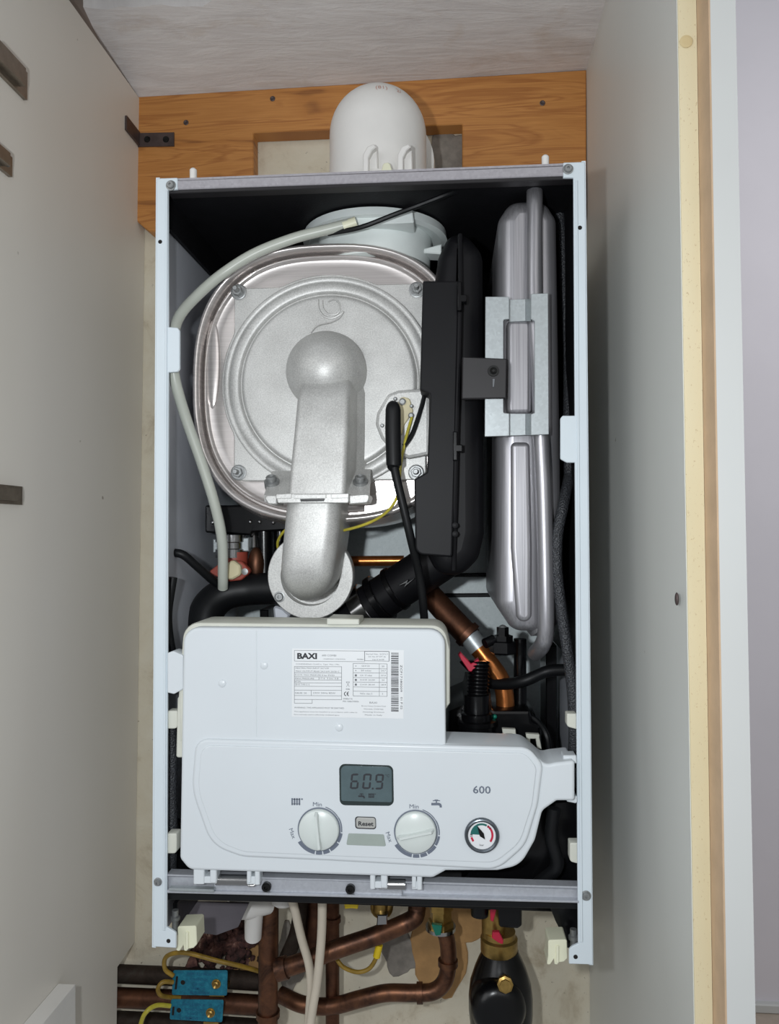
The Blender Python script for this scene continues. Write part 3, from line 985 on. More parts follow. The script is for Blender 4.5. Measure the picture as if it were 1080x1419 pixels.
# ---- mid section: pipes, hoses, valves
mb = MB().tube([(385, 815, .105), (345, 817, .105), (312, 823, .10), (291, 840, .10), (284, 862, .10), (283, 890, .10)], [.0165, .0165, .017, .018, .0185, .0185], 22)
mb.build('rubber_elbow', 'rubber', B, label='black rubber elbow hose')
mb = MB().tube([(478, 862, .135), (622, 768, .115)], .0225, 26, smooth=False)
tr_ = mb.build('air_tube', 'black', B, label='wide black air tube running diagonally')
def band(px, py, Y, qx, qy, QY, r, L, name, m, parent):
    p = S(px, py, Y); q_ = S(qx, qy, QY)
    d = (q_ - p).normalized()
    return MB().lathe(p, d, [(r, 0), (r * 1.03, .0008), (r * 1.03, L - .0008), (r, L)], 28).build(name, m, parent)
band(497, 849, .1325, 622, 768, .115, .0258, .016, 'clamp_band', 'chrome', tr_)
band(522, 833, .129, 622, 768, .115, .0262, .008, 'ridge', 'gloss', tr_)
band(545, 818, .127, 622, 768, .115, .0240, .006, 'ridge', 'gloss', tr_)
mb = MB(); mb.ext([(552, 812), (566, 803), (564, 808), (575, 801), (560, 814), (563, 808)], .090, .099, .0002); mb.build('arrow_mark', 'gloss', tr_)
MB().tube([(440, 778, .17), (560, 777, .17)], .0058, 14, smooth=False).build('copper_pipe', 'copper', B)
mb = MB().tube([(588, 815, .15), (612, 842, .13), (652, 884, .115)], .0125, 20, smooth=False)
cp = mb.build('copper_pipe', 'coppero', B, label='thick brown copper pipe joined to a thinner bright one')
MB().tube([(645, 876, .115), (651, 882, .114)], .0145, 20, smooth=False).build('pipe_collar', 'coppero', cp)
MB().tube([(651, 882, .115), (664, 899, .112)], .0108, 18, smooth=False).build('union', 'galv', cp)
MB().tube([(660, 894, .113), (678, 918, .11), (692, 938, .11), (699, 958, .11), (701, 985, .11), (701, 1000, .11)], .0094, 20).build('bent_pipe', 'copper', cp)
mb = MB(); mb.ext([(638, 904, 1), (653, 920), (663, 913, 1), (666, 920, 1), (653, 931, 1), (650, 930), (635, 908, 1)], .07, .08, .0006); mb.build('locking_clip', 'red', B, label='red locking clip')
# hydraulic group lower right
mb = MB()
mb.ext([(622, 985, 4), (645, 975, 4), (648, 960), (680, 960), (682, 985, 4), (735, 985, 4), (738, 1000), (750, 1006, 4), (752, 1060), (618, 1060)], .085, .2, .003, 2)
hyd = mb.build('hydraulic_block', 'gloss', B, label='black plastic hydraulic block')
MB().lathe(S(661, 1005, .075), (0, 0, 1), [(.017, -.03), (.017, 0), (.019, .001), (.019, .005), (.015, .006), (.015, .012), (.0125, .013), (.0125, .03)], 28).build('threaded_neck', 'gloss', hyd)
mb = MB()
p = S(661, 985, .075)
pr = []
for i in range(14):
    pr += [(.0098, i * .0035), (.0112, i * .0035 + .0012), (.0098, i * .0035 + .0026)]
MB().lathe(p, (0.05, .1, 1), pr, 22).build('corrugated_hose', 'gloss', hyd)
mb = MB()
for i in range(9):
    flat(mb, [(659, 934 + i * 6), (662.5, 934 + i * 6), (662.5, 938 + i * 6), (659, 937 + i * 6)], .0625)
mb = MB().lathe(S(701, 992, .105), (0, 0, 1), [(.016, -.02), (.016, 0), (.0125, .002), (.0125, .006)], 24); mb.build('pipe_socket', 'black', hyd)
for cx_, cy_ in ((706, 1019), (739, 1026)):
    x = cx_; y = cy_
    mb = MB()
    mb.ext([(x - 10, y - 9, 1), (x + 9, y - 8, 1), (x + 9, y - 4), (x + 12, y + 12), (x + 6, y + 12), (x + 4, y - 2), (x - 4, y - 2), (x - 3, y + 12), (x - 8, y + 12), (x - 9, y - 3)], .062, .068, .0006)
    mb.build('retaining_clip', 'rimplastic', hyd)
MB().ball(S(686, 993, .083), .0022).build('blue_dot', 'teal', hyd)
mb = MB().lathe(S(697, 889, .075), (0, 0, 1), [(.011, -.012), (.013, -.010), (.013, 0), (.010, .001), (.010, .006), (.006, .006), (.006, .014)], 6)
vn = mb.build('drain_valve', 'gloss', B, label='black valve under the vessel')
MB().tube([(684, 886, .07), (672, 892, .065)], .005, 12, smooth=False).build('lever', 'gloss', vn)
MB().ball(S(697, 872, .075), .0045).build('nipple', 'screw', vn)
MB().tube([(721, 885, .12), (721, 985, .12)], .0065, 12, smooth=False).build('black_pipe', 'gloss', B)
mb = MB(); mb.ext([(757, 895), (772, 895), (772, 1060), (757, 1060)], .15, .2, .001); mb.build('cable_duct', 'gloss', B)
MB().tube([(795, 928, .08), (760, 930, .09), (728, 943, .09), (700, 948, .1), (675, 946, .11)], .0058, 10).build('cable', 'rubber', B)
MB().tube([(640, 915, .12), (655, 935, .12), (650, 958, .12), (640, 985, .12)], .003, 8).build('cable', 'rubber', B)
MB().tube([(720, 985, .1), (745, 1000, .09), (758, 1020, .08), (762, 1050, .08)], .003, 8).build('cable', 'rubber', B)
# stiffening ribs pressed in the back
for y0 in (795, 823):
    mb = MB(); mb.ext([(600, y0), (705, y0 - 1), (705, y0 + 4), (600, y0 + 5)], .262, YBK - .001, .001); mb.build('back_rib', 'black', B)
# braided loom at the right, and the one rising at the top right
MB().tube([(789, 660, .06), (781, 700, .035), (773, 740, .028), (772, 790, .028), (779, 850, .028), (788, 910, .028), (794, 960, .028), (796, 1010, .03), (795, 1060, .04)], .0052, 14).build('braided_loom', 'loom', B, label='black braided cable loom')
MB().tube([(765, 262, .09), (776, 300, .09), (783, 400, .09), (787, 500, .09), (788, 580, .07), (789, 665, .06)], .0050, 12).build('braided_loom', 'loom', B)
MB().tube([(760, 980, .03), (786, 1000, .04), (780, 1060, .05)], .002, 8)
# left side looms
MB().tube([(236, 985, .02), (238, 1040, .02), (237, 1100, .02), (238, 1160, .02), (236, 1230, .03)], .0055, 12).build('braided_loom', 'loom', B)
MB().tube([(232, 766, .05), (252, 768, .05), (272, 784, .06), (292, 802, .075), (306, 812, .085)], .0042, 12).build('cable', 'rubber', B)
MB().tube([(240, 800, .02), (233, 850, .02), (236, 890, .02), (246, 930, .03)], .004, 10).build('cable', 'rubber', B)
mb = MB()
for (x, y, h) in ((232, 985, 25), (231, 1155, 28)):
    mb = MB(); mb.ext([(x, y, 1), (x + 14, y, 2), (x + 14, y + h, 5), (x, y + h, 1)], .001, .012, .001, 2); mb.build('cable_clip', 'rimplastic', B)
for (x, y, w_, h) in ((786, 989, 14, 22), (790, 1168, 14, 30)):
    mb = MB(); mb.ext([(x, y, 2), (x + w_, y, 1), (x + w_, y + h, 1), (x, y + h - 4, 5)], .001, .012, .001, 2); mb.build('cable_clip', 'rimplastic', B)
# valve cluster under the drum, left
mb = MB(); mb.ext([(284, 700, 3), (400, 700), (400, 735), (350, 738), (348, 742), (284, 738, 3)], .11, .2, .002); mb.build('sump', 'gloss', B, label='black sump under the drum')
for i, (px, py) in enumerate(((295, 724), (347, 723), (360, 723), (379, 724))):
    MB().ball(S(px, py, .109), .0022).build('screw', 'chrome', B)
MB().lathe(S(320, 756, .11), (0, 0, 1), [(.016, -.0125), (.016, -.004), (.0145, -.003), (.0145, .003), (.016, .004), (.016, .011)], 26).build('nut', 'chrome', B)
mb = MB(); mb.ext([(295, 747), (345, 745), (345, 764), (295, 766)], .105, .125, .001); mb.build('bracket', 'galv', B)
MB().lathe(S(325, 778, .11), (0, 0, 1), [(.014, -.010), (.014, .010)], 22).build('red_sleeve', 'redrubber', B)
sn = MB().ext([(288, 793, 3), (312, 775, 12), (335, 778, 8), (348, 792, 5), (334, 804, 6), (314, 806, 8)], .088, .096, .001).build('sensor', 'redrubber', B, label='temperature sensor on a red gasket')
MB().ext([(313, 782, 4), (322, 776, 4), (333, 784, 5), (333, 797, 5), (322, 803, 3), (312, 803, 3)], .080, .09, .0015).build('sensor_body', 'beige', sn)
MB().lathe(S(340, 792, .088), (0, -1, 0), [(.0034, 0), (.0034, .002), (.001, .0024)], 14).build('screw', 'screw', sn)
MB().ball(S(355, 782, .11), .0085, .0085, .018).build('copper_bulb', 'coppero', B)
MB().tube([(352, 760, .115), (352, 740, .12)], .004, 10, smooth=False).build('probe', 'chrome', B)
MB().tube([(366, 722, .12), (367, 800, .12)], .009, 12, smooth=False).build('black_pipe', 'gloss', B)
MB().tube([(388, 722, .13), (389, 800, .13)], .007, 12, smooth=False).build('black_pipe', 'gloss', B)
# casing behind the control panel: vertical strips
mb = MB(); mb.ext([(360, 845), (372, 845), (372, 900), (360, 900)], .2, .26, .001); mb.build('black_strut', 'gloss', B)
mb = MB(); mb.ext([(378, 838, 4), (392, 843, 3), (402, 852), (398, 862), (380, 860)], .1, .12, .002); mb.build('small_bracket', 'inner', B)
# dark tray in the lower part
mb = MB(); mb.box((BX0 + .008, .06, -.335), (BX1 - .004, .255, -.22)); mb.build('lower_tray', 'gloss', B, label='black moulded tray behind the control panel')
mb = MB(); mb.ext([(742, 1112), (800, 1108), (804, 1226), (640, 1222)], .035, .06, .002); mb.build('tray_front', 'gloss', B)
mb = MB(); mb.ext([(232, 1150), (262, 1160), (262, 1212), (232, 1212)], .03, .06, .002); mb.build('tray_front', 'gloss', B)
MB().tube([(768, 1120, .02), (764, 1160, .02), (772, 1200, .02), (745, 1226, .03)], .006, 12).build('cable', 'rubber', B)

# ---- control panel
YP = -.012
mb = MB()
mb.ext([(254, 862, 24), (616, 866, 24), (624, 900), (624, 975), (617, 985), (617, 1020), (270, 1020), (248, 1030), (246, 970)], YP + .010, .045, .003, 2)
mb.ext([(246, 966, 3), (258, 966), (258, 1050), (244, 1050, 3)], YP + .011, .03, .001)
mb.build('panel_rear_shell', 'rimplastic', B, label='slightly yellowed rear shell of the control box')
mb = MB()
mb.ext([(254, 869, 22), (617, 872, 22), (618, 1031), (728, 1035, 24), (757, 1060, 20), (770, 1057, 6), (797, 1054, 2), (797, 1110, 2), (772, 1110, 6), (752, 1124, 14), (742, 1165, 30), (722, 1200, 34), (690, 1207, 14), (618, 1207), (600, 1217, 12), (262, 1206, 16), (249, 1190, 10)], YP, .03, .0025, 3)
pan = mb.build('control_panel', 'plastic', B, label='white plastic control panel')
mb = MB()
mb.ext([(271, 1024, 18), (733, 1036, 26), (753, 1060, 18), (746, 1115, 80), (729, 1172, 50), (690, 1206, 40), (450, 1193, 90), (335, 1188, 60), (292, 1172, 60), (265, 1095, 90)], YP - .003, YP + .002, .0022, 3)
mb.build('fascia', 'plastic', pan)
mb = MB()
mb.ext([(279, 1033, 16), (729, 1044, 22), (744, 1064, 16), (738, 1115, 70), (721, 1168, 46), (686, 1196, 36), (450, 1186, 90), (338, 1181, 50), (299, 1166, 50), (274, 1095, 80)], YP - .0042, YP, .0008, 2)
mb.build('fascia_plate', 'plastic', pan)
mb = MB(); mb.ext([(354.6, 874), (356, 874), (356, 1021), (354.6, 1021)], YP - .0004, YP + .001, .0002); mb.build('moulding_line', 'plastic', pan)
for px, py in ((366, 922), (308, 947), (470, 1008)):
    MB().lathe(S(px, py, YP), (0, -1, 0), [(.0036, -.0005), (.0034, .0006), (.0026, .0012), (0, .0013)], 20).build('nub', 'plastic', pan)
mb = MB(); mb.ext([(453, 857, 2), (498, 858, 2), (498, 866, 1), (453, 866, 1)], YP + .007, .03, .0008); mb.build('latch', 'rimplastic', pan)
mb = MB(); mb.ext([(232, 905, 1), (240, 902, 4), (254, 908, 4), (254, 955, 4), (241, 962, 4), (232, 960, 1)], -.004, .012, .001, 2); mb.build('side_hook', 'plastic', pan)
mb = MB(); mb.ext([(781, 1047, 1), (799, 1047, 1), (800, 1058), (781, 1058)], -.004, .01, .0008); mb.build('side_hook', 'plastic', pan)
mb = MB(); mb.ext([(784, 1104), (800, 1104), (801, 1114, 3), (786, 1111, 3)], -.004, .01, .0008); mb.build('side_hook', 'plastic', pan)
# hinges
for xs in ((268, 283, 291, 301, 344, 360), (513, 520, 530, 531, 573, 585)):
    mb = MB()
    a0_, a1_, b0_, b1_, c0_, c1_ = xs
    ys = 1206 if a0_ < 400 else 1213
    for (x0, x1, yb_) in ((a0_, a1_, ys + 20), (a1_ + 8 if a0_ < 400 else a1_ + 8, a1_ + 17, ys + 18), (c0_ - 2, c0_ + 4, ys + 18), (c1_ - 7 if a0_ < 400 else c0_ + 5, c1_, ys + 21)):
        mb = MB()
        mb.ext([(x0, ys - 4), (x1, ys - 4), (x1, yb_, 2), (x0, yb_, 2)], -.010, .002, .0008)
        if x0 == a0_:
            mb.ext([(a0_ + 1, ys + 9), (a1_ + 17, ys + 9), (a1_ + 17, ys + 19, 1), (a0_ + 1, ys + 18, 1)], -.009, .002, .0008)
        if x0 == c0_ - 2:
            mb.ext([(c0_ - 2, ys + 9), (c1_, ys + 9), (c1_, ys + 20, 1), (c0_ - 2, ys + 20, 1)], -.009, .002, .0008)
        mb.build('hinge_arm', 'plastic', pan)
# display
YF = YP - .0044
mb = MB(); mb.ext([(470, 1058.5, 8), (545, 1061, 8), (546, 1117, 8), (471, 1116, 8)], YF - .0004, YF + .001, .0003, n=8); mb.build('display_frame', 'lcdframe', pan)
mb = MB(); mb.ext([(472.5, 1061, 7), (543, 1063.2, 7), (543.5, 1112, 3), (473, 1110, 3)], YF - .0009, YF, .0002, n=8); mb.build('display', 'lcd', pan, label='grey-green liquid crystal display')
mb = MB()
YD = YF - .00105
SEG = {'6': 'acdefg', '0': 'abcdef', '9': 'abcdfg'}
def seg7(mb, ch, x, y, w_, h, t, sl=.10):
    on = SEG[ch]
    def q(pts): flat(mb, [(x + px + (h / 2 - py) * sl, y + py) for px, py in pts], YD)
    hb = h / 2
    gap = t * .25
    H = lambda yy: [(gap + t * .3, yy), (t * .8 + gap, yy - t / 2), (w_ - t * .8 - gap, yy - t / 2), (w_ - gap - t * .3, yy), (w_ - t * .8 - gap, yy + t / 2), (t * .8 + gap, yy + t / 2)]
    V = lambda xx, y0, y1: [(xx, y0 + gap), (xx + t / 2, y0 + gap + t * .5), (xx + t / 2, y1 - gap - t * .5), (xx, y1 - gap), (xx - t / 2, y1 - gap - t * .5), (xx - t / 2, y0 + gap + t * .5)]
    if 'a' in on: q(H(t / 2))
    if 'g' in on: q(H(hb))
    if 'd' in on: q(H(h - t / 2))
    if 'f' in on: q(V(t / 2, 0, hb))
    if 'e' in on: q(V(t / 2, hb, h))
    if 'b' in on: q(V(w_ - t / 2, 0, hb))
    if 'c' in on: q(V(w_ - t / 2, hb, h))
seg7(mb, '6', 486, 1072, 11.5, 21.5, 2.6)
seg7(mb, '0', 503, 1072, 11.5, 21.5, 2.6)
seg7(mb, '9', 520, 1072.5, 11.5, 21.5, 2.6)
flat(mb, [(515.5, 1091.5), (518, 1091.5), (518, 1094), (515.5, 1094)], YD)
text(mb, '°C', 537, 1075, YD, 4)
# small tap and radiator symbols under the digits
def tap(mb, x, y, s_, Y):
    for pts in ([(0, 1), (10, 1), (10, 2.2), (0, 2.2)], [(4.2, 2.2), (5.8, 2.2), (5.8, 4.5), (4.2, 4.5)], [(-2, 4.5), (9, 4.5), (11.5, 6), (12.5, 9), (12.5, 11), (9.5, 11), (9.5, 9), (8, 8), (-2, 8)], [(2.5, 0), (7.5, 0), (7.5, 1), (2.5, 1)]):
        flat(mb, [(x + a_ * s_, y + b_ * s_) for a_, b_ in pts], Y)
def rad(mb, x, y, s_, Y, n_=5):
    for i in range(n_):
        flat(mb, [(x + i * 3.1 * s_, y), (x + (i * 3.1 + 1.9) * s_, y), (x + (i * 3.1 + 1.9) * s_, y + 9 * s_), (x + i * 3.1 * s_, y + 9 * s_)], Y)
    flat(mb, [(x, y + 1.2 * s_), (x + (n_ * 3.1 - 1) * s_, y + 1.2 * s_), (x + (n_ * 3.1 - 1) * s_, y + 2 * s_), (x, y + 2 * s_)], Y)
    flat(mb, [(x, y + 7 * s_), (x + (n_ * 3.1 - 1) * s_, y + 7 * s_), (x + (n_ * 3.1 - 1) * s_, y + 7.8 * s_), (x, y + 7.8 * s_)], Y)
    e_ = x + n_ * 3.1 * s_
    flat(mb, [(e_, y + .5 * s_), (e_ + 2.2 * s_, y + .5 * s_), (e_ + 2.2 * s_, y + 2.2 * s_), (e_, y + 2.2 * s_)], Y)
tap(mb, 498, 1099.5, .62, YD)
rad(mb, 511, 1099.5, .68, YD, 4)
mb.build('display_digits', 'dark_ink', pan)
# printing on the fascia
YI = YF - .0001
def printed(name, fn, *a_, **k_):
    mb = MB(); fn(mb, *a_, **k_); return mb.build(name, 'ink', pan)
printed('model_lettering', text, '600', 668, 1094.5, YI, 10.5, 24, bold=.012)
printed('radiator_symbol', rad, 404, 1106, 1.08, YI, 4)
printed('tap_symbol', tap, 600, 1108, 1.0, YI)
printed('scale_lettering', text, 'Min', 440, 1114.5, YI, 5.6, 12.5)
printed('scale_lettering', text, 'Min', 574, 1117.5, YI, 5.6, 12.5)
printed('scale_lettering', text, 'Max', 405.5, 1155, YI, 5.6, 14, rot=-PI / 2 + .36)
printed('scale_lettering', text, 'Max', 539.5, 1160, YI, 5.6, 14, rot=-PI / 2 + .36)
for cx_, cy_ in ((442, 1149), (576.5, 1153)):
    for (a0, a1, r0, r1) in ((17, 96, 30.6, 32.2), (99, 122, 30.5, 33.6), (125, 150, 30.3, 34.5), (153, 169, 30.3, 35), (172, 187, 30.3, 35), (190, 237, 30.2, 35)):
        mb = MB()
        if a0 == 17:
            flat_arc(mb, cx_, cy_, 31.2, 32.4, a0, 60, YI); flat_arc(mb, cx_, cy_, 31.2, 32.8, 60, a1, YI)
        else:
            flat_arc(mb, cx_, cy_, r0, r1, a0, a1, YI)
        mb.build('scale_mark', 'ink', pan)
# knobs
for i, (cx_, cy_, rot) in enumerate(((442.5, 1149, -6), (576.5, 1152.5, 77))):
    c = S(cx_, cy_, YF); k = sc(YF)
    MB().lathe(c, (0, -1, 0), [(30 * k, 0), (30 * k, .0006), (28.6 * k, .0008), (28.4 * k, .0002)], 48, cap1=False).build('knob_ring', 'pale_ink' if 0 else 'ink', pan)
    mb = MB().lathe(c, (0, -1, 0), [(28.3 * k, 0), (28.2 * k, .0022), (27 * k, .0036), (24 * k, .0046), (12 * k, .0062), (0, .0066)], 48)
    # finger ridge
    a_ = math.radians(rot); d = Vector((math.sin(a_), 0, math.cos(a_))); pz = Vector((d.z, 0, -d.x))
    L = 26 * k
    for s_ in (1,):
        ring = []
        for t in (-1, -.85, 0, .85, 1):
            hgt = .0050 if abs(t) == 1 else .0098
            wd = (2.6 if abs(t) < 1 else 1.4) * k
            ctr = c + d * (L * t)
            ring.append([ctr + pz * wd * 1.5 + Vector((0, -.003, 0)), ctr + pz * wd * .6 + Vector((0, -hgt, 0)), ctr - pz * wd * .6 + Vector((0, -hgt, 0)), ctr - pz * wd * 1.5 + Vector((0, -.003, 0))])
        mb.rings(ring)
    mb.build('knob', 'knob', pan, smooth=30, label='heating knob with upright ridge' if i == 0 else 'hot water knob with near-level ridge')
mb = MB(); mb.ext([(492, 1131.5, 4), (521, 1132.5, 4), (521.5, 1149.5, 4), (492.5, 1148.5, 4)], YF - .0003, YF + .001, .0002); mb.build('button_surround', 'dark_ink', pan)
mb = MB(); mb.ext([(493.4, 1133, 3.5), (520.2, 1134, 3.5), (520.6, 1148.4, 3.5), (493.8, 1147.4, 3.5)], YF - .0016, YF + .001, .0006, 2); mb.build('reset_button', 'button', pan)
mb = MB(); text(mb, 'Reset', 507.2, 1141.5, YF - .00165, 6.2, 21, bold=.03); mb.build('button_lettering', 'dark_ink', pan)
mb = MB(); mb.ext([(483, 1155, 2), (532, 1156.5, 2), (535, 1173, 2), (480, 1171, 2)], YF - .0004, YF + .001, .0003); mb.build('indicator_lens', 'window', pan)
# pressure gauge
gx, gy = 668, 1157
c = S(gx, gy, YF); k = sc(YF)
MB().lathe(c, (0, -1, 0), [(23.6 * k, 0), (23.6 * k, .0018), (22.6 * k, .0030), (21 * k, .0034), (19 * k, .0026), (18.6 * k, .0012)], 48, cap1=False).build('gauge_bezel', 'bezel', pan)
MB().lathe(c, (0, -1, 0), [(19 * k, 0), (19 * k, .0012), (0, .0012)], 48).build('gauge_dial', 'paper', pan)
YG2 = YF - .0014
mb = MB(); flat_arc(mb, gx, gy, 0.5, 15.4, -88, -28, YG2); flat_arc(mb, gx, gy, 13, 15.6, -28, 28, YG2); mb.build('gauge_green_zone', 'green', pan)
mb = MB(); flat_arc(mb, gx, gy, 13, 15.8, 32, 128, YG2); flat_arc(mb, gx, gy, 13, 15.8, -128, -104, YG2); mb.build('gauge_red_zone', 'red', pan)
mb = MB()
for a_ in (-92, -100, 36, 50): flat_arc(mb, gx, gy, 12.6, 15.9, a_, a_ + 4, YG2 - .0001, 2)
text(mb, 'bar', gx, gy + 14, YG2, 2.6, 6)
mb.build('gauge_scale', 'dark_ink', pan)
mb = MB(); 
q = [(gx - 7, gy - 13), (gx + 2.6, gy - 2.2), (gx + 4.6, gy + 6.5), (gx - 2.6, gy + 2)]
mb.ext([(gx - 6.5, gy - 12.5), (gx + 2.8, gy - 1.8), (gx + 4.4, gy + 6.4), (gx - 2.8, gy + 1.8)], YG2 - .0008, YG2 - .0004, .0001); mb.ext([(gx + math.cos(t) * 3, gy + math.sin(t) * 3) for t in [2 * PI * i / 14 for i in range(14)]], YG2 - .0010, YG2 - .0003, .0002)
mb.build('gauge_needle', 'blackscrew', pan)
# rating label
mb = MB(); mb.ext([(405, 898.5, 1), (560, 901, 1), (559.5, 996, 1), (404.5, 993, 1)], YP - .0002, YP + .0005, .00005); mb.build('rating_label', 'paper', pan, label='white printed rating label')
YL = YP - .0003
mb = MB()
def LX(x, y): return 380 + x / 5.4, 880 + y / 5.4       # label drafting frame
text(mb, 'BAXI', *LX(247, 157), YL, 8.4, 28, bold=.045)
mb.build('label_bold_print', 'dark_ink', pan)
mb = MB()
cx0, cy0 = LX(540, 440); flat_arc(mb, cx0, cy0, 2.1, 3.1, 180, 360, YL)
mb.build('conformity_mark', 'dark_ink', pan); mb = MB()
cx0, cy0 = LX(560, 440); flat_arc(mb, cx0, cy0, 2.1, 3.1, 180, 360, YL)
flat(mb, [(cx0 - 2.3, cy0 - .45), (cx0 - .4, cy0 - .45), (cx0 - .4, cy0 + .45), (cx0 - 2.3, cy0 + .45)], YL)
mb.build('conformity_mark', 'dark_ink', pan)
mb = MB()
def rule(x0, y0, x1, y1, t=.5):
    a_ = LX(x0, y0); b_ = LX(x1, y1)
    if abs(x1 - x0) > abs(y1 - y0): flat(mb, [(a_[0], a_[1] - t / 2), (b_[0], b_[1] - t / 2), (b_[0], b_[1] + t / 2), (a_[0], a_[1] + t / 2)], YL)
    else: flat(mb, [(a_[0] - t / 2, a_[1]), (a_[0] + t / 2, a_[1]), (b_[0] + t / 2, b_[1]), (b_[0] - t / 2, b_[1])], YL)
for x0, y0, x1, y1 in ((152, 115, 860, 122), (152, 195, 680, 200), (680, 122, 860, 124), (680, 192, 862, 196)): rule(x0, y0, x1, y1)
rule(152, 115, 152, 195); rule(678, 122, 678, 195, .8); rule(861, 122, 861, 196, .8)
for y in (235, 283, 312, 335, 357, 383, 412, 453, 482): rule(152, y, 505, y + 2)
rule(152, 235, 152, 510); rule(505, 235, 505, 484); rule(152, 510, 285, 511); rule(285, 484, 285, 511); rule(278, 412, 278, 453); rule(335, 312, 335, 335)
for y in (213, 250, 282, 318, 352, 388, 420, 456): rule(592, y, 846, y + 3)
rule(592, 213, 592, 456); rule(846, 216, 846, 460); rule(788, 216, 788, 458)
def tx(s_, x, y, h, w_): text(mb, s_, *LX(x, y), YL, h, w_ / 5.4)
tx('600 COMBI', 412, 153, 2.4, 108); tx('CONDENSING COMBI BOILER', 450, 180, 1.4, 170)
tx('Serial No. 2CF17', 770, 143, 1.8, 165); tx('GC No 47 077 26', 770, 162, 1.8, 130); tx('Cat II 2H3P', 780, 184, 1.8, 90); tx('0086', 645, 182, 1.7, 50)
for s_, x, y, w_ in (('CONDENSING CLASS 6  Type  Max / Min', 325, 220, 330), ('HEATING MAX INPUT 24.7 kW', 285, 248, 255), ('MAX OUTPUT 80/60 24.0 kW 50/30 C', 325, 272, 330), ('D.H.W. MAX PRESSURE 8 bar IPX5D', 305, 300, 300), ('MAX PRESSURE', 228, 325, 145), ('17.4  3 bar 0.8', 412, 325, 140), ('NATURAL', 178, 347, 48), ('GB IE TYPE C13', 210, 370, 110), ('GB/IE 20', 200, 434, 90), ('230V 50Hz 85W', 375, 434, 170),
                     ('G20 2H G20', 685, 231, 60), ('20 mbar', 690, 266, 80), ('G31 37 mbar', 690, 302, 92), ('D.H.W. 24 kW', 700, 336, 110), ('D.H.W. 28 kW', 700, 371, 110), ('NOx class 5', 690, 439, 90), ('20', 815, 234, 20), ('24.7', 818, 267, 36), ('37.0', 818, 303, 36), ('24', 815, 337, 20), ('28.9', 818, 372, 36), ('5', 812, 440, 8),
                     ('0086', 552, 405, 30), ('0086/16', 552, 477, 70), ('PIN  0086CM0036', 575, 497, 120),
                     ('WARNING: THIS APPLIANCE MUST BE EARTHED', 337, 545, 380), ('This appliance must be installed in accordance with rules in', 385, 577, 478), ('force and only used in sufficiently ventilated space', 318, 598, 345)):
    tx(s_, x, y, 2.1, w_)
tx('BAXI', 742, 506, 2.4, 55); tx('Brooks House, Coventry Road', 745, 533, 2.1, 180); tx('Warwick, CV34 4LL', 745, 555, 2.1, 150); tx('Heating Division', 745, 578, 2.1, 158); tx('Made in Italy', 745, 600, 2.1, 130)
for x, y in ((612, 232), (612, 266), (612, 302), (612, 336), (612, 371)):
    a_ = LX(x, y); q_ = 1.4 if y > 280 else .6
    flat(mb, [(a_[0] - q_, a_[1] - q_), (a_[0] + q_, a_[1] - q_), (a_[0] + q_, a_[1] + q_), (a_[0] - q_, a_[1] + q_)], YL)
a_ = LX(552, 368)
flat(mb, [(a_[0] - 2.6, a_[1] - 3.4), (a_[0] + 2.6, a_[1] - 3.4), (a_[0] + 2.6, a_[1] - 2.8), (a_[0] - 2.6, a_[1] - 2.8)], YL)
flat(mb, [(a_[0] - 2.2, a_[1] - 2.8), (a_[0] - 1.7, a_[1] - 2.8), (a_[0] + 2.4, a_[1] + 3.6), (a_[0] + 1.9, a_[1] + 3.6)], YL)
flat(mb, [(a_[0] + 1.9, a_[1] - 2.8), (a_[0] + 2.4, a_[1] - 2.8), (a_[0] - 1.7, a_[1] + 3.6), (a_[0] - 2.2, a_[1] + 3.6)], YL)
mb.build('label_small_print', 'pale_ink', pan)
mb = MB()
rnd = random.Random(3); y = 132.
while y < 576:
    t = rnd.choice((2.5, 2.5, 5, 7.5)); 
    p0 = LX(876, y); p1 = LX(932, y + 1)
    tt = t / 5.4
    flat(mb, [(p0[0], p0[1]), (p1[0], p1[1]), (p1[0], p1[1] + tt), (p0[0], p0[1] + tt)], YL)
    y += t + rnd.choice((2.5, 3.5, 5, 7))
text(mb, 'ZCF17180009', *LX(952, 325), YL, 2.8, 200 / 5.4, rot=-PI / 2)
text(mb, '01 P 02', *LX(954, 510), YL, 2.8, 90 / 5.4, rot=-PI / 2)
mb.build('label_barcode', 'dark_ink', pan)

# ---- lower hinge rail
mb = MB()
mb.ext([(231, 1212), (803, 1229), (803, 1232), (231, 1214.5)], -.001, .011, .0006)
mb.ext([(231, 1214), (803, 1232), (803, 1249), (231, 1234)], .004, .010, .0006)
mb.ext([(231, 1234), (803, 1249), (803, 1252), (231, 1238)], -.003, .010, .0008)
rail = mb.build('hinge_rail', 'rail', B, label='bare steel hinge rail', smooth=25)
mb = MB(); mb.ext([(232, 1238), (803, 1252), (803, 1260), (232, 1247)], .003, .05, .0006); mb.build('rail_gasket', 'rubber', rail)
mb = MB(); mb.ext([(234, 1231), (296, 1233), (296, 1237), (234, 1235)], -.006, .0, .0005); mb.build('rail_tongue', 'galv', rail)
mb = MB(); mb.ext([(296, 1214), (513, 1219), (558, 1232), (558, 1244), (296, 1236.5)], .0005, .003, .0008); mb.build('rail_plate', 'rail', rail)
for (x0, x1, y) in ((300, 345, 1219), (525, 562, 1225)):
    MB().tube([(x0, y, -.002), (x1, y + 1, -.002)], .0046, 14, smooth=False).build('hinge_pin', 'chrome', rail)
for px, py in ((370, 1228), (486, 1231)):
    MB().lathe(S(px, py, 0), (0, -1, 0), [(.0042, -.001), (.0042, .003), (.0034, .004), (.0018, .004), (.0016, .002)], 18).build('screw', 'blackscrew', rail)
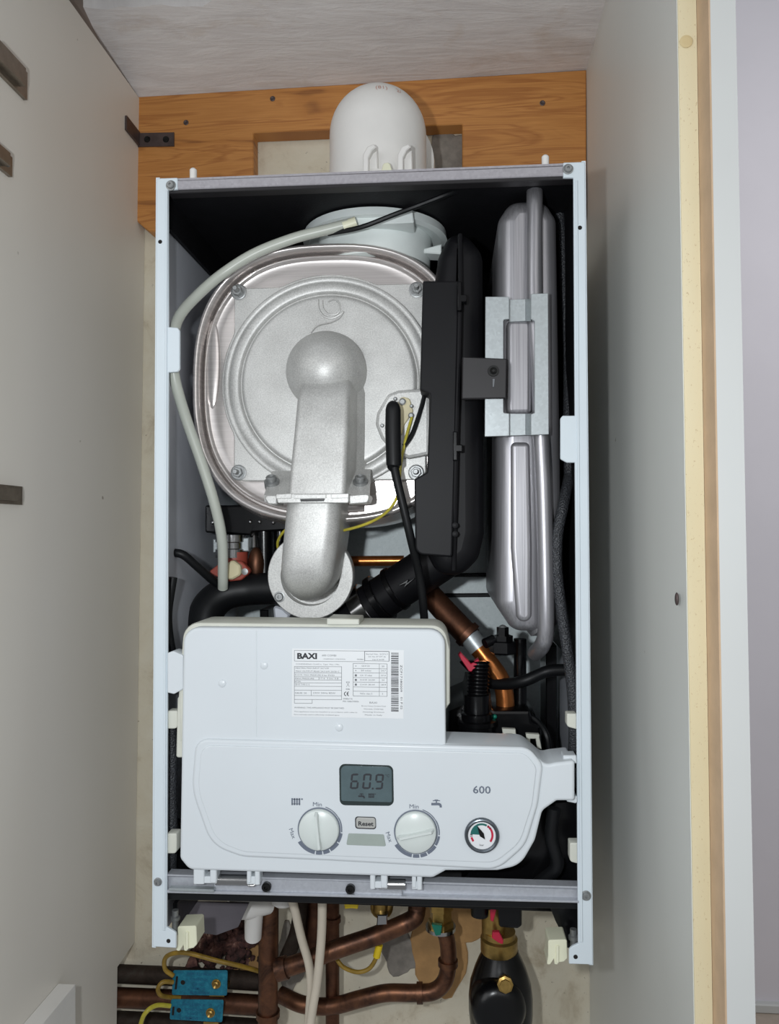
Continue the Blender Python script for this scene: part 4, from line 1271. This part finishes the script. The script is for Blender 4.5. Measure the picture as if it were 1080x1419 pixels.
MB().tube([(344, 1227, -.003), (352, 1227, -.003), (359, 1221, -.003)], .0012, 8, smooth=False).build('spring_wire', 'chrome', rail)
# dark plate under rail (left and right side returns)
mb = MB(); mb.ext([(236, 1262), (262, 1262), (250, 1300), (236, 1300)], .02, .022, .0003)
# cream corner clips under the casing
def clip(x, y):
    mb = MB()
    mb.ext([(x, y, 3), (x + 26, y - 1, 3), (x + 27, y + 25, 3), (x + 22, y + 30, 2), (x + 15, y + 31), (x + 13, y + 34, 2), (x + 9, y + 34, 2), (x + 8, y + 26), (x + 3, y + 34, 2), (x - 2, y + 34, 2), (x, y + 22)], .008, .030, .0006, 1)
    mb.ext([(x + 11, y + 8, 1), (x + 15, y + 8, 1), (x + 15, y + 32, 1), (x + 11, y + 32, 1)], .0065, .010, .0005)
    mb.build('corner_clip', 'cream', B)
clip(246, 1284); clip(760, 1303)
for px, py in ((243, 1276), (795, 1303)):
    MB().lathe(S(px, py, .02), (0, 0, 1), [(.003, -.012), (.003, 0), (.0045, .001), (.0045, .004), (.003, .005), (.003, .01)], 12).build('screw', 'screw', B)
mb = MB(); mb.ext([(762, 1256), (802, 1258), (802, 1316), (776, 1312), (778, 1292, 6), (770, 1276, 6)], .03, .033, .0004); mb.build('foot_bracket', 'gloss', B)
mb = MB(); mb.ext([(256, 1250), (345, 1252), (330, 1285, 4), (300, 1296, 4), (256, 1290, 4)], .12, .123, .0004); mb.build('drip_plate', 'driptray', B)
mb = MB(); mb.box((BX0 + .008, .03, -.351), (BX0 + .012, .2, -.325)); mb.build('foot_bracket', 'gloss', B)

# ================================================================ PIPES AND FITTINGS BELOW
YPp = .21
def pipe(name, path, r, m, label, cat='pipe', group=None, seg=20, world=False, sub=7, extra=None, **kw):
    mb = MB().tube(path, r, seg, sub, world, **kw)
    xs = [v.z for v in mb.v]
    p0 = S(*path[0]) if not world else Vector(path[0])
    if extra:
        t = thing(name, label, cat, (p0.x, p0.y, min(xs)), group)
        mb.build('tube', m, t)
        return t
    o = mb.build(name, m)
    tag(o, label, cat, group)
    return o
vp = pipe('copper_pipe', [(373, 1238, .19), (372, 1330, .19), (371, 1470, .19)], .0112, 'copperd', 'upright copper pipe left of the white hoses, running straight down from the boiler', extra=1, smooth=False)
MB().tube([(371.5, 1401, .19), (371.5, 1409, .19)], .0135, 20, smooth=False).build('soldered_joint', 'copperd', vp)
dp = pipe('copper_pipe', [(392, 1342, .175), (420, 1333, .175), (470, 1314, .18), (520, 1297, .19), (556, 1282, .19), (574, 1272, .195), (578, 1258, .20), (578, 1240, .20)], .0100, 'copperd', 'copper pipe slanting up to the right behind the white hoses', extra=1)
MB().tube([(384, 1344, .175), (398, 1340, .175)], .0122, 20, smooth=False).build('end_fitting', 'copperd', dp)
hp = pipe('copper_pipe', [(388, 1378, .235), (420, 1392, .225), (460, 1394, .225), (500, 1384, .22), (535, 1376, .22), (575, 1376, .22), (600, 1374, .22), (615, 1362, .22), (621, 1342, .22), (621, 1310, .22), (615, 1285, .22)], .0093, 'copperd', 'swept copper pipe along the bottom with an elbow rising to the brass nut', extra=1)
MB().tube([(578, 1376, .22), (586, 1376, .22)], .0115, 20, smooth=False).build('elbow_collar', 'copperd', hp)
MB().tube([(621, 1330, .22), (621, 1338, .22)], .0115, 20, smooth=False).build('elbow_collar', 'copperd', hp)
c = S(611, 1280, .21)
t = thing('brass_union', 'brass union nut at the top of the swept copper pipe', 'fitting', c)
MB().lathe(c, (0, 0, 1), [(.0105, -.004), (.0150, -.003), (.0150, .004), (.0125, .005), (.0125, .016), (.0145, .017), (.0145, .028), (.011, .029), (.011, .04)], 6).build('nut', 'brass', t)
MB().lathe(c + Vector((0, 0, -.006)), (0, 0, 1), [(.0172, 0), (.0172, .004)], 24).build('flange', 'chrome', t)
MB().ext([(598, 1281, 1), (613, 1283, 1), (611, 1296, 1), (604, 1297, 1)], .192, .197, .0005).build('green_tag', 'teal', t)
tp = pipe('copper_pipe', [(461, 1240, .235), (461, 1470, .235)], .0082, 'coppero', 'dark upright copper pipe behind the right white hose', extra=1, smooth=False)
MB().tube([(461, 1270, .235), (461, 1277, .235)], .0100, 18, smooth=False).build('collar', 'coppero', tp)
pipe('copper_pipe', [(418, 1240, .25), (412, 1290, .25), (396, 1330, .25), (388, 1352, .25)], .009, 'tarnish', 'tarnished pipe bending down to the left between the two upright copper pipes')
pipe('copper_pipe', [(437, 1240, .262), (434, 1330, .262)], .012, 'ochre' if 0 else 'coppero', 'brown pipe stub against the wall between the white hoses', smooth=False)
# two level tarnished pipes at the left
g_ = 'level pipes running through the cupboard side'
def level(y0, Y, r, m, lab):
    z = S(250, y0, Y).z
    o = MB().tube([(-.40, Y, z), (-.25, Y, z), (-.148, Y, z - .002)], r, 20, world=True, smooth=False).build('heating_pipe', m)
    tag(o, lab, 'pipe', g_)
level(1353, .262, .0105, 'tarnish', 'upper level tarnished pipe, behind the upper blue clamp tag')
level(1386, .252, .0112, 'coppero', 'lower level brown pipe, behind the lower blue clamp tag')
level(1418, .262, .0105, 'tarnish', 'lowest level pipe, at the foot of the picture under the lower blue tag')
# blue earthing clamps
def clamp(corners, sx, sy, hole, slot, Y, lab, lines):
    cpt = S(sum(c_[0] for c_ in corners) / 4, sum(c_[1] for c_ in corners) / 4, Y)
    t = thing('earth_clamp', lab, 'clamp', cpt, 'blue earthing clamps')
    MB().ext([(x, y, 2.5) for x, y in corners], Y, Y + .0012, .0004).build('tag_plate', 'tag', t)
    c_ = S(sx, sy, Y)
    MB().lathe(c_, (0, -1, 0), [(.0055, 0), (.0055, .001), (.0042, .0012), (.0042, .004), (.003, .005), (.0012, .0036)], 16).build('screw', 'brass', t)
    MB().lathe(S(*hole, Y), (0, -1, 0), [(.0028, 0), (.0027, .0002)], 14).build('hole', 'dark', t)
    mb = MB(); mb.ext(slot, Y - .0002, Y + .0001, .0001); mb.build('slot', 'dark', t)
    mb = MB()
    for s_, px, py, w_ in lines: text(mb, s_, px, py, Y - .0002, 3.4, w_, bold=.01)
    mb.build('pressed_lettering', 'tag_text', t)
    MB().box((c_.x - .009, Y + .0012, c_.z - .016), (c_.x + .009, .262, c_.z - .012)).build('strap', 'brass', t)
clamp([(240, 1345), (315.5, 1345), (314.5, 1380), (238, 1379)], 300, 1363, (253.5, 1361.5), [(244, 1353), (247, 1353), (245, 1371), (242, 1371)], .225, 'upper blue metal earthing clamp tag with a brass screw', [('SAFETY ELECTRICAL', 276, 1350, 34), ('CONNECTION', 276, 1357.5, 24), ('DO NOT', 276, 1364, 16), ('REMOVE', 276, 1370, 18), ('BS 951', 276, 1376, 26)])
clamp([(237, 1385), (310, 1386), (308, 1417), (235, 1413)], 292, 1403, (248, 1400), [(239, 1395), (242, 1395), (241, 1407), (238, 1407)], .222, 'lower blue metal earthing clamp tag, tucked under the upper one', [('SAFETY ELECTRICAL', 269, 1392, 32), ('CONNECTION', 268, 1399, 24), ('DO NOT', 267, 1405, 16), ('REMOVE', 266, 1411, 18)])
# earth wires
pipe('earth_wire', [(240, 1352, .22), (229, 1343, .215), (229, 1328, .21), (241, 1321, .205), (262, 1321, .205), (300, 1331, .21), (335, 1339, .22), (360, 1346, .24)], .0026, 'wire_og', 'dull yellow earth wire looping over the upper blue tag to the copper pipe', 'wire', seg=10)
pipe('earth_wire', [(240, 1361, .222), (226, 1361, .215), (219, 1370, .212), (223, 1379, .215), (236, 1382, .228), (250, 1383, .235)], .0026, 'wire_og', 'small green-yellow wire loop joining the two blue tags', 'wire', seg=10)
pipe('earth_wire', [(236, 1394, .22), (218, 1393, .21), (204, 1401, .20), (196, 1416, .20), (194, 1440, .20)], .0026, 'wire_yg', 'yellow earth wire dropping from the lower blue tag out of the picture', 'wire', seg=10)
ew = pipe('earth_wire', [(466, 1328, .21), (476, 1340, .205), (495, 1347, .20), (512, 1342, .20), (522, 1326, .20), (527, 1306, .20)], .0024, 'wire_og', 'green-yellow wire hanging below the slanting copper pipe', 'wire', seg=10, extra=1)
MB().tube([(522, 1326, .199), (526, 1309, .199)], .0042, 12, smooth=False).build('sleeve', 'yellow', ew)
# gas valve
c = S(529, 1268, .2)
t = thing('isolation_valve', 'round brass isolation valve above the slanting pipe', 'valve', c)
MB().lathe(c + Vector((0, 0, .008)), (0, -1, 0), [(.013, -.02), (.013, 0), (.010, .003), (.005, .004), (.005, .006)], 20).build('body', 'brass', t)
MB().ext([(523, 1268, 1), (537, 1268, 1), (537, 1282, 1), (522, 1283, 1)], .185, .195, .001).build('stem_block', 'chrome', t)
MB().tube([(528, 1245, .2), (528, 1262, .2)], .009, 14, smooth=False).build('inlet', 'brass', t)
o = MB().ext([(476, 1246, 1), (497, 1247, 1), (496, 1260, 1.5), (487, 1259), (478, 1260, 1.5)], .15, .156, .0008).build('valve_lever', 'yellow'); tag(o, 'small yellow lever just under the steel rail', 'lever')
# white waste elbow
t = thing('waste_elbow', 'white plastic waste elbow beside the upright copper pipe', 'fitting', S(350, 1300, .17))
MB().tube([(318, 1257, .15), (345, 1257, .16), (372, 1252, .18)], [.0125, .0125, .0110], 22, smooth=False).build('bend', 'flue', t)
MB().tube([(316, 1257, .149), (324, 1257, .151)], .0145, 22, smooth=False).build('socket_ring', 'flue', t)
MB().tube([(352, 1258, .165), (351, 1298, .18)], [.0105, .0095], 20, smooth=False).build('drop_leg', 'flue', t)
o = MB().lathe(S(393, 1250, .16), (0, 0, 1), [(.009, -.003), (.013, 0), (.013, .012)], 20).build('pipe_cap', 'flue'); tag(o, 'small white plastic cap tucked under the rail by the left hose', 'cap')
# white hoses
pipe('white_hose', [(403, 1240, .13), (409, 1262, .135), (418, 1300, .145), (428, 1335, .15), (431, 1365, .15), (429, 1400, .15), (425, 1450, .15)], .0046, 'whitecable', 'left of two off-white flexible hoses, curving down from the rail', 'hose', 'off-white flexible hoses', seg=14)
pipe('white_hose', [(447, 1240, .125), (446, 1290, .13), (443, 1330, .135), (439, 1365, .138), (433, 1400, .138), (427, 1450, .138)], .0048, 'whitecable', 'right of two off-white flexible hoses, straighter, hanging from the rail', 'hose', 'off-white flexible hoses', seg=14)
# rubble in the broken wall
rb = MB(); rb2 = MB()
rnd = random.Random(11)
for i in range(190):
    px = rnd.gauss(310, 26); py = rnd.gauss(1304, 22)
    if not (262 < px < 362 and 1262 < py < 1345): continue
    p = S(px, py, YW - .004 - rnd.random() * .012)
    (rb if rnd.random() < .72 else rb2).ball(p, .0025 + rnd.random() * .006, None, None, 9, 6, .9)
rb.add(rb2.v, rb2.f)
o = rb.build('broken_masonry', 'rubbleA', smooth=80); o['kind'] = 'stuff'; tag(o, 'dark maroon and pink broken masonry in the wall under the left of the boiler', 'rubble')
# magnetic filter
c = S(694, 1380, .19)
t = thing('magnetic_filter', 'black round-bodied system filter hanging under the right of the boiler', 'filter', (c.x, c.y, c.z - .08))
k = sc(.19)
prof = [(34, -70), (40, -50), (43, -20), (43, 0), (41, 18), (35, 36), (30, 48), (26, 56), (24, 62)]
MB().lathe((c.x, .19, c.z), (0, 0, 1), [(r * k, h * k) for r, h in prof], 40).build('body', 'gloss', t, smooth=60)
MB().lathe(S(691, 1398, .157), (.05, -1, .1), [(36 * k, -.02), (36 * k, 0), (30 * k, .008), (20 * k, .011), (0, .012)], 40).build('front_boss', 'gloss', t, smooth=60)
MB().lathe(S(692, 1312, .19), (0, 0, 1), [(.019, -.006), (.0205, -.004), (.0205, .010), (.018, .012), (.018, .018)], 32).build('brass_collar', 'brass', t)
MB().lathe(S(700, 1362, .152), (0, -1, .2), [(.0085, 0), (.0085, .006), (.006, .007), (.006, .010)], 8).build('bleed_screw', 'brass', t)
MB().ext([(683, 1292, 1), (692, 1292), (698, 1304), (697, 1309, 1), (690, 1306), (682, 1300)], .165, .17, .0005).build('red_tab', 'red', t)
t = thing('filter_valve', 'black plastic valve body with a red mark, above the black filter', 'valve', S(700, 1290, .17))
MB().ext([(688, 1240), (724, 1240), (724, 1284, 3), (718, 1288, 3), (692, 1286, 3)], .16, .20, .003, 2).build('body', 'gloss', t)
MB().tube([(665, 1240, .17), (665, 1268, .17)], [.011, .0095], 16, smooth=False).build('stub', 'gloss', t)
MB().ext([(679, 1248), (686, 1248), (688, 1262), (684, 1278), (680, 1276)], .158, .163, .0008).build('red_mark', 'red', t)
MB().lathe(S(684, 1292, .19), (0, 0, 1), [(.013, -.004), (.013, .03)], 20).build('brass_tail', 'brass', t)
# white box fixed to the left panel
p = S(97, 1364, .09)
x0 = onl(.09, p.z).x
P = [Vector((x0 + .0004, p.z - .20)), Vector((x0 + .021, p.z - .20)), Vector((x0 + .0185, p.z)), Vector((x0 + .0004, p.z))]
o = MB().prism(P, -.16, .09, .001).build('wall_box', 'flue'); tag(o, 'plain white plastic box fixed low on the left cupboard panel', 'box')
